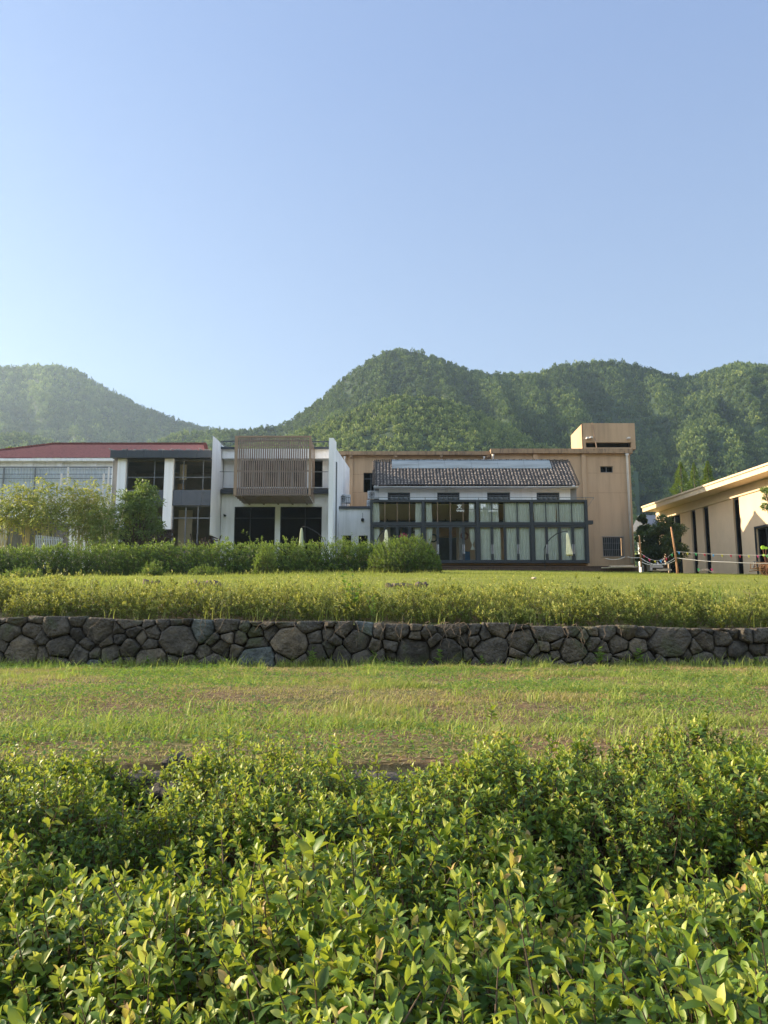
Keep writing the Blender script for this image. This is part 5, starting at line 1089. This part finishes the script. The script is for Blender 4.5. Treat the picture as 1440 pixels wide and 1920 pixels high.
bamboo('thin pale bamboo clump just right of the tallest clump', 190, 46.2, 905, 24, 9, 3500, 46, .45, .35)

# ================================================================== SMALL THINGS BY THE BUILDINGS
def parasol(label, px, py_top, py_bot, D, arc, mat='cream', base=None, tilt=0.0):
    """closed cantilever parasol hanging from a curved arm; arc = [(px,py)...] from foot to tip"""
    root = thing('closed_parasol', label, 'parasol', (X(arc[0][0], D), D, BZ), 'closed cantilever parasols')
    zt_ = Z(py_top, D); zb_ = Z(py_bot, D); H = zt_-zb_; x = X(px, D)
    pts = [(X(a, D), D+.05, Z(b_, D)) for a, b_ in arc]; MB().tube(pts, .028, 7).build('arm', M['black'], root, True)
    mb = MB(); f0 = pts[0]; mb.box(f0[0]-.4, f0[0]+.4, D-.35, D+.45, BZ-.05, BZ+.12) if base else mb.tube([(f0[0], D+.05, BZ), f0], .03, 6)
    mb.build('base', M['grey_conc'] if base else M['black'], root)
    prof = [(.02, H), (.05, H*.97), (.085, H*.82), (.10, H*.6), (.14, H*.35), (.19, H*.08), (.17, 0), (.05, .02)]
    o = MB().lathe((0, 0, 0), prof, 48, .16, 8); V = np.concatenate(o.v); V[:, 0] += x+tilt*(H-V[:, 2]); V[:, 1] += D; V[:, 2] += zb_; o.v = [V]; c = o.build('canopy', M[mat], root, True)
    MB().tube([(x, D, zt_+.08), (x+tilt*H, D, zb_-.12)], .02, 6).build('mast', M['black'], root)
    MB().lathe((x+tilt*H*.55, D, zb_+H*.42), [(.115, 0), (.135, .02), (.135, .05), (.115, .07)], 16).build('strap', M[mat], c)
    return root
parasol('closed cream parasol on a curved arm at the right end of the glass pavilion', 1062, 999, 1042, 47.6, [(1019, 1056), (1018.5, 1030), (1023, 1019), (1031, 1009), (1042, 1001), (1053, 997), (1063, 996)], tilt=.07)
parasol('closed cream parasol partly behind the bush at the left end of the pavilion', 724, 993, 1034, 46.0, [(700, 1050), (706, 1015), (712, 1003), (718, 996), (725, 991)])
parasol('closed pale green parasol in front of the white building windows', 566, 990, 1040, 46.5, [(611, 1040), (605, 1008), (596, 999), (586, 993), (576, 988), (568, 987)], 'greycream')
# rope barrier posts
pg = 'rough timber posts holding the rope barrier'
def post(label, px0, py0, px1, py1, D, r=.06):
    o = MB().tube([(X(px1, D), D, Z(py1, D)-.2), (X((px0+px1)/2, D)+.01, D, (Z(py0, D)+Z(py1, D))/2), (X(px0, D), D, Z(py0, D))], [r*.9, r*.8, r*.62], 8).build('timber_post', M['timber'], None, True)
    tag(o, label, 'post', pg)
post('short upright timber post beside the right corner of the tan tower', 1196.5, 1004, 1197, 1057, 47.5)
post('tall leaning timber post standing on the lawn in front of the hall corner', 1256.5, 988, 1265, 1077, 44.5, .07)
post('stout timber post standing against the tall leaning post', 1262.5, 1054, 1263.5, 1077, 44.4, .07)
def rope(label, pts, D0, r=.017, sag=.25, mat='rope'):
    P_ = []; 
    for i in range(len(pts)-1):
        a, b_ = [np.array((X(p[0], p[2]), p[2], Z(p[1], p[2]))) for p in pts[i:i+2]]
        for s in np.linspace(0, 1, 9)[(0 if i == 0 else 1):]: q = a+(b_-a)*s; q[2] -= sag*4*s*(1-s); P_.append(q)
    o = MB().tube(P_, r, 5).build('rope', M[mat], None, True); tag(o, label, 'rope', 'ropes strung between the posts')
rope('white rope running from the tall leaning post to the right edge', [(1263, 1046, 44.5), (1362, 1054, 43), (1470, 1055, 42)], 44, sag=.05, r=.017)
rope('white rope drooping between the short post and the tall leaning post', [(1197, 1046, 47.5), (1262, 1045, 44.5)], 46, sag=.42, r=.017)
rope('white rope drooping left of the short timber post before the tower', [(1173, 1044, 47.6), (1197, 1045, 47.5)], 47, sag=.05, r=.017)
rope('white rope drooping beneath the barred window', [(1132, 1047, 47.8), (1168, 1044, 47.7)], 47, sag=.12, r=.017)
rope('lower slack rope hanging below the drooping one by the hall corner', [(1199, 1054, 47.4), (1230, 1058, 46), (1262, 1050, 44.5)], 46, sag=.10)
# bunting
bt = thing('bunting', 'string of small coloured triangular flags crossing in front of the hall', 'bunting', (X(1350, 43), 43, 5.5)); cols = ['blue', 'yellow', 'green', 'red', 'blue', 'yellow', 'red', 'red', 'yellow', 'pink', 'green', 'red', 'yellow']
a = np.array((X(1264, 44.4), 44.4, Z(1034, 44.4))); b_ = np.array((X(1470, 42), 42, Z(1040, 42))); MB().tube([a+(b_-a)*s-np.array((0, 0, .1*4*s*(1-s))) for s in np.linspace(0, 1, 12)], .008, 4).build('cord', M['rope'], bt)
def flag(p, mat, par, s=.14):
    MB().add([(p[0]-s/2, p[1], p[2]), (p[0]+s/2, p[1], p[2]), (p[0]+.01, p[1]-.02, p[2]-s*1.2), (p[0]-s/2, p[1]+.006, p[2]), (p[0]+s/2, p[1]+.006, p[2]), (p[0]+.01, p[1]-.014, p[2]-s*1.2)], [(0,2,1),(3,4,5),(0,1,4,3),(1,2,5,4),(2,0,3,5)]).build('flag', M[mat], par)
for i, c in enumerate(cols): s = (i+.3)/12.5; flag(a+(b_-a)*s-np.array((0, 0, .1*4*s*(1-s))), c, bt)
bt2 = thing('bunting', 'second string of coloured flags sloping down left of the tall leaning post', 'bunting', (X(1230, 46), 46, 5.4))
a = np.array((X(1199, 47.3), 47.3, Z(1038, 47.3))); b_ = np.array((X(1262, 44.5), 44.5, Z(1032, 44.5))); MB().tube([a+(b_-a)*s-np.array((0, 0, .5*4*s*(1-s))) for s in np.linspace(0, 1, 12)], .008, 4).build('cord', M['rope'], bt2)
for i, c in enumerate(['red', 'pink', 'yellow', 'blue', 'red', 'green']): s = (i+.4)/6; flag(a+(b_-a)*s-np.array((0, 0, .5*4*s*(1-s))), c, bt2)
for lab, px, c in (('single green flag hanging low before the first slit window of the hall', 1303, 'green'), ('single pink flag hanging low before the second slit window of the hall', 1328, 'pink')):
    p = np.array((X(px, 46.5), 46.5, Z(1066, 46.5))); rt = thing('hanging_flag', lab, 'flag', tuple(p)); flag(p, c, rt, .17); MB().tube([p, p+np.array((0, 0, .25))], .006, 4).build('cord', M['rope'], rt)
# small cart with spoked wheels
D = 43.5; ct = thing('wooden_cart', 'rustic wooden hand cart with spoked wheels on the lawn at right edge', 'cart', (X(1432, D), D, float(gz(X(1432, D), D)))); cz = Z(1059, D); gzz = float(gz(X(1432, D), D))
def wheel(px, y, r, nm='wheel'):
    c = np.array((X(px, y), y, gzz+r+.03)); pts = [c+np.array((r*math.cos(t_), 0, r*math.sin(t_))) for t_ in np.linspace(0, 2*math.pi, 25)]
    wo = MB().tube(pts, .035, 6, caps=False).build(nm, M['timber'], ct, True); mb = MB()
    for k in range(8): t_ = k*math.pi/4; mb.bar(c, c+np.array((r*math.cos(t_), 0, r*math.sin(t_))), .03)
    mb.build('spokes', M['timber'], wo); mb = MB(); mb.bar(c-np.array((0, .08, 0)), c+np.array((0, .08, 0)), .11); mb.build('hub', M['rust'], wo)
wheel(1428, D, .32); wheel(1430, D+.9, .32)
mb = MB(); xa_, xb2 = X(1413, D), X(1445, D)
for i in range(5): mb.box(xa_, xb2, D+.12+i*.14, D+.24+i*.14, gzz+.42, gzz+.46)
mb.bar((xa_-.1, D+.1, gzz+.30), (xb2+.8, D+.1, gzz+.52), .05); mb.bar((xa_-.1, D+.8, gzz+.30), (xb2+.8, D+.8, gzz+.52), .05); mb.build('bed', M['timber'], ct)
for yy in (D+.1, D+.8):
    mb = MB(); mb.bar((xa_, yy, gzz+.75), (xb2, yy, gzz+.75), .04)
    for i in range(5): xx = xa_+(xb2-xa_)*i/4; mb.bar((xx-.02, yy, gzz+.42), (xx, yy, gzz+.76), .035)
    mb.build('side_rail', M['timber'], ct)
mb = MB(); mb.bar((X(1428, D), D-.05, gzz+.35), (X(1430, D), D+.95, gzz+.35), .05); mb.build('axle', M['rust'], ct)
# lime disc ornament standing on cart
orn = thing('disc_ornament', 'garden ornament of lime coloured discs on thin stems above the cart', 'ornament', (X(1431, 43.2), 43.2, gzz)); mb = MB()
for px, py, r in ((1425.5, 1026.5, .10), (1431.5, 1027.5, .07), (1426.5, 1041, .055), (1436, 1040.5, .065), (1438, 1058, .05)):
    c = (X(px, 43.2), 43.2, Z(py, 43.2)); MB().obox(c, (r*.7, 0, 0), (0, .02, 0), (0, 0, r)).tube([(c[0], c[1]-.025, c[2]), (c[0], c[1]+.025, c[2])], r*1.12, 14).build('disc', M['lime'], orn); mb.tube([(X(1431, 43.2), 43.24, gzz), (X(1430, 43.2), 43.24, gzz+.6), (c[0], 43.24, c[2])], .012, 5)
mb.build('stems', M['rust'], orn)
# wooden easel, planks, bricks
mb = MB(); D = 46; mb.bar((X(1405, D), D, 5.0), (X(1408, D), D, Z(1053, D)), .04); mb.bar((X(1417, D), D, 5.0), (X(1414, D), D, Z(1053, D)), .04); mb.bar((X(1405, D), D, Z(1053, D)), (X(1417, D), D, Z(1053, D)), .04); mb.bar((X(1405, D), D, Z(1062, D)), (X(1417, D), D, Z(1062, D)), .04)
tag(mb.build('metal_stand', M['mull'], None), 'small grey metal stand on the lawn left of the cart', 'stand')
def planks(name, label, px0, px1, py, D, n, seed, cat='planks'):
    rg_ = np.random.default_rng(seed); mb = MB(); z = max(Z(py, D), float(gz(X(px0, D), D))+.03)
    for i in range(n): a = rg_.uniform(px0, px0+(px1-px0)*.25); b_ = rg_.uniform(px1-(px1-px0)*.25, px1); mb.bar((X(a, D), D+i*.16, z+.05*(i % 3)), (X(b_, D), D+i*.16+rg_.normal(0, .06), z+.03+.05*(i % 3)), .15, .045)
    tag(mb.build(name, M['plank'], None), label, cat)
planks('plank_pile', 'pale planks laid flat at the deck edge below the barred window', 1127, 1197, 1063.5, 47.3, 4, 1)
planks('plank_pile', 'few pale planks on the grass just left of the leaning post', 1228, 1258, 1070, 45.6, 3, 2)
planks('plank_pile', 'small heap of pale boards under the pink hanging flag', 1308, 1327, 1070, 46.5, 5, 3)
planks('plank_pile', 'single pale board lying right of the small heap of boards', 1325, 1334, 1073, 46.2, 2, 4)
# small truck behind the dark tree
D = 56; tk = thing('parked_truck', 'white truck mostly hidden beneath the dark tree beside the hall', 'truck', (X(1228, D), D, BZ)); x0_, x1_ = X(1214, D), X(1246, D)
mb = MB(); mb.prism([(x0_, D), (x1_, D), (x1_, D+2), (x0_, D+2)], BZ+.5, BZ+.95); mb.add([(x0_+.02, D+.3, BZ+.95), (x1_-.02, D+.3, BZ+.95), (x1_-.02, D+2, BZ+.95), (x0_+.02, D+2, BZ+.95), (x0_+.1, D+.65, BZ+1.75), (x1_-.1, D+.65, BZ+1.75), (x1_-.1, D+2, BZ+1.75), (x0_+.1, D+2, BZ+1.75)], [(0,1,5,4),(1,2,6,5),(2,3,7,6),(3,0,4,7),(4,5,6,7)])
mb.build('cab', M['metalw'], tk); mb = MB(); mb.add([(x0_+.14, D+.37, BZ+1.02), (x1_-.14, D+.37, BZ+1.02), (x1_-.18, D+.60, BZ+1.6), (x0_+.18, D+.60, BZ+1.6)], [(0,1,2,3)]); mb.build('windscreen', M['black'], tk)
mb = MB(); mb.box(x0_+.15, x1_-.15, D-.02, D-.004, BZ+.55, BZ+.72); mb.build('grille', M['black'], tk)
for q in (x0_+.02, x1_-.22): MB().tube([(q, D+.5, BZ+.32), (q+.2, D+.5, BZ+.32)], .32, 14).build('wheel', M['black'], tk)
for q in (x0_+.03, x1_-.14): MB().box(q, q+.11, D-.015, D-.002, BZ+.58, BZ+.70).build('headlight', M['sign'], tk)
# white litter on the lawn
rockobj('paper_bag', 'small crumpled pale bag lying on the lawn right of centre', (X(998, 27), 27, float(gz(X(998, 27), 27))+.06), (.10, .08, .035), 77); bpy.data.objects['paper_bag'].data.materials[0] = M['plank']; bpy.data.objects['paper_bag']['category'] = 'bag'
# tall grass tufts on lawn rim
for lab, px, s_ in (('tall dark grass tuft standing up against the lawn right of centre', 1208, 1), ('slender grass tuft on the lawn rim right of the tall tuft', 1262, 2), ('thin grass tuft on the lawn rim towards the right edge', 1330, 3)):
    rg_ = np.random.default_rng(s_); n = 26 if s_ == 1 else 12; x = X(px, 19)+rg_.normal(0, .06, n); y = 19+rg_.normal(0, .06, n)
    V, Fl, Tl = blades(rg_, x, y, rg_.uniform(.35, .75, n), rg_.uniform(.014, .022, n), rg_.uniform(.2, .7, n), .45, .7)
    tag(npmesh('grass_tuft', V, Fl, M['weed'], None, Tl, loc=(X(px, 19), 19, float(gz(X(px, 19), 19)))), lab, 'grass tuft')

# ================================================================== HILLS
def hill(name, crest, Dc, Df, seed, gul=18.0, pxr=None, rear=1.6, noise_amp=6.0, ncol=220, nrow=70, dip=0):
    cx = np.array([c[0] for c in crest], float); cy = np.array([c[1] for c in crest], float)
    def zf(x, y):
        px = 720+F*CT*x/np.maximum(y, 1); pyc = np.interp(px, cx, cy); v = -(pyc-960)/F
        # elevation of the crest for that azimuth
        zc = EYE+Dc*(ST+v*CT)/(CT-v*ST); z0 = np.interp(y, GY, GZ)
        s = np.clip((y-Df)/(Dc-Df), -1, 1); b2 = np.clip((y-Dc)/(Dc*rear-Dc), 0, 1)
        f = np.where(y <= Dc, np.sign(s)*np.abs(s)**1.05, 1-b2**1.5)
        f = np.where(y < Df, 0, f)
        wg = np.clip(s, 0, 1)*(1-np.clip(s, 0, 1))*4
        g_ = (fbm(px/95.+s*.9, s*1.2, 1.0, seed, 3)-.5)*2
        z = z0+(zc-z0)*f+g_*gul*wg+(fbm(x, y, 26, seed+4, 3)-.5)*noise_amp*wg
        return np.where(y < Df, z0-1.5-(Df-y)*.02, np.maximum(z, z0-1.5))
    us = np.linspace(cx[0], cx[-1], ncol); yy = np.concatenate([np.linspace(Df*.97, Dc, nrow), np.linspace(Dc, Dc*rear, 14)[1:]])
    U, Y_ = np.meshgrid(us, yy); Xx = (U-720)/(F*CT)*Y_; Zz = zf(Xx, Y_)
    return zf, np.stack([Xx.ravel(), Y_.ravel(), Zz.ravel()], 1), gridfaces(ncol, len(yy)), cx, Dc, Df
hm = paint('hill_undergrowth', (.022, .042, .014), .95, .3, .05)
crestA = [(150, 870), (300, 850), (400, 822), (430, 815), (520, 803), (560, 781), (600, 753), (640, 717), (665, 696), (700, 675), (730, 663), (760, 660), (800, 667), (840, 683), (880, 697), (930, 706), (990, 708), (1020, 703), (1050, 693), (1100, 685), (1160, 681), (1200, 687), (1240, 699), (1290, 711), (1310, 709), (1350, 698), (1400, 690), (1440, 693), (1520, 700), (1650, 730), (1800, 760)]
crestB = [(380, 850), (480, 838), (560, 816), (620, 793), (680, 768), (740, 750), (790, 748), (840, 758), (900, 780), (960, 807), (1010, 838), (1100, 860), (1200, 885)]
crestC = [(-500, 730), (-250, 690), (-100, 700), (0, 694), (50, 692), (95, 691), (130, 702), (180, 730), (250, 764), (330, 795), (380, 806), (430, 816), (520, 822), (620, 835)]
crestD = [(-300, 800), (-100, 812), (40, 822), (150, 850), (230, 850), (280, 838), (330, 817), (400, 811), (460, 818), (560, 845)]
templ = []
trng = np.random.default_rng(99)
for k in range(5):
    n = 62; d = nrm(trng.normal(size=(n, 3))); d[:, 2] = np.abs(d[:, 2])*1.2-.45; d = nrm(d); nl = 3+k % 3; lob = nrm(trng.normal(size=(nl+2, 3))); lob[:, 2] = np.abs(lob[:, 2]); bump_ = (np.maximum(0, d@lob.T)**4).max(1)
    Pq = d*(.62+.42*bump_)[:, None]*np.array([1, 1, 1.15]); dd = nrm(trng.normal(size=(n, 3))+d*.8+np.array([0, 0, .3])); nn = d+trng.normal(0, .45, (n, 3))
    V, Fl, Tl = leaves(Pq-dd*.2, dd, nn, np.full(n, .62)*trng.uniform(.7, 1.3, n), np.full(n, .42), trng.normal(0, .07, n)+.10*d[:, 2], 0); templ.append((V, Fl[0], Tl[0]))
def forest(name, label, zf, cx, Dc, Df, seed, spacing, size, tb=.45, s1=1.04, pmax=None, tall=1.25, pv=.5):
    rg_ = np.random.default_rng(seed); p0, p1 = max(cx[0]+10, -320), min(cx[-1]-10, 1720); y1 = Dc*s1
    wm = (p1-p0)/(F*CT); area = wm*(y1**2-Df**2)/2; n = int(area/spacing**2); y = np.sqrt(rg_.uniform(Df**2, y1**2, n)); px = rg_.uniform(p0, p1, n); x = (px-720)/(F*CT)*y; z = zf(x, y)
    k = z > np.interp(y, GY, GZ)-.5; x, y, z = x[k], y[k], z[k]; n = len(x); tid = rg_.integers(0, len(templ), n)
    patch = fbm(x, y, 60, seed+1, 3); sz = size*rg_.uniform(.65, 1.35, n)*(.8+.4*fbm(x, y, 45, seed+8)); tt = tb+rg_.normal(0, .13, n)+(patch-.5)*pv
    Vs, Fs, Ts = [], [], []; o = 0
    for t_ in range(len(templ)):
        q = np.where(tid == t_)[0]; Vt, Ft, Tt = templ[t_]; a = rg_.uniform(0, 6.28, len(q)); c, s = np.cos(a)[:, None], np.sin(a)[:, None]
        vx = Vt[None, :, 0]*c-Vt[None, :, 1]*s; vy = Vt[None, :, 0]*s+Vt[None, :, 1]*c; hz = tall*rg_.uniform(.85, 1.35, len(q))[:, None]
        W_ = np.stack([x[q, None]+vx*sz[q, None], y[q, None]+vy*sz[q, None], z[q, None]+(Vt[None, :, 2]*hz+.55)*sz[q, None]], -1)
        Vs.append(W_.reshape(-1, 3)); Fs.append((Ft[None]+(np.arange(len(q))*len(Vt))[:, None, None]+o).reshape(-1, 4)); o += len(q)*len(Vt)
        Ts.append(np.clip((tt[q, None]+Tt[None]), 0, 1).ravel())
    ob = npmesh(name, np.concatenate(Vs), Fs, M['forest'], None, Ts, loc=(float(x.mean()), float(y.mean()), 0)); tag(ob, label, 'forest', kind='stuff'); return n
tot = 0
for nm, lab, crest, Dc, Df, seed, gul, sp, size, tb, na_, pv in (
        ('main_hill_forest', 'dense forest covering the tall central and right hills', crestA, 520, 250, 11, 50, 2.4, 1.45, .38, 10, .9),
        ('near_spur_forest', 'bright green bamboo forest on the low hill right behind the buildings', crestB, 330, 205, 12, 10, 1.75, 1.02, .66, 3, .4),
        ('far_hill_forest', 'hazy forest on the far hill at the left', crestC, 950, 520, 13, 75, 4.4, 2.7, .56, 14, .9),
        ('left_spur_forest', 'forest on the low spur below the left hill', crestD, 560, 380, 14, 10, 3.0, 1.8, .66, 4, .5)):
    zf, V, G_, cx, Dc, Df = hill('hills', crest, Dc, Df, seed, gul, noise_amp=na_)
    tag(npmesh('hills', V, [G_], hm, None, smooth=True, loc=(0, (Dc+Df)/2, 0)), kind='structure')
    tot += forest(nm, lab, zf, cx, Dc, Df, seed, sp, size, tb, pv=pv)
print('forest trees', tot)
# hill behind the camera (mirrored in the glass)
us = np.linspace(-900, 900, 60); yy = np.linspace(-700, -220, 12); U, Y_ = np.meshgrid(us, yy); Zz = (260*(.6+.5*fbm(U, 0*U, 300, 4)))*sm(-220, -520, Y_)-4
tag(npmesh('hills', np.stack([U.ravel(), Y_.ravel(), Zz.ravel()], 1), [gridfaces(60, 12)], hm, None, smooth=True, loc=(0, -450, 0)), kind='structure')
# ------------------------------------------------------------------ haze
hz = MB().box(-1400, 1400, -880, 1560, -5, 385).build('haze', M['dark'], None); tag(hz, kind='stuff')
m = bpy.data.materials.new('haze_air'); m.use_nodes = True; N = m.node_tree.nodes; L = m.node_tree.links; N.remove(N['Principled BSDF'])
pv_ = N.new('ShaderNodeVolumePrincipled'); pv_.inputs['Color'].default_value = (.62, .82, 1, 1); pv_.inputs['Density'].default_value = .00022; pv_.inputs['Anisotropy'].default_value = .35
L.new(pv_.outputs[0], N['Material Output'].inputs['Volume']); hz.data.materials[0] = m
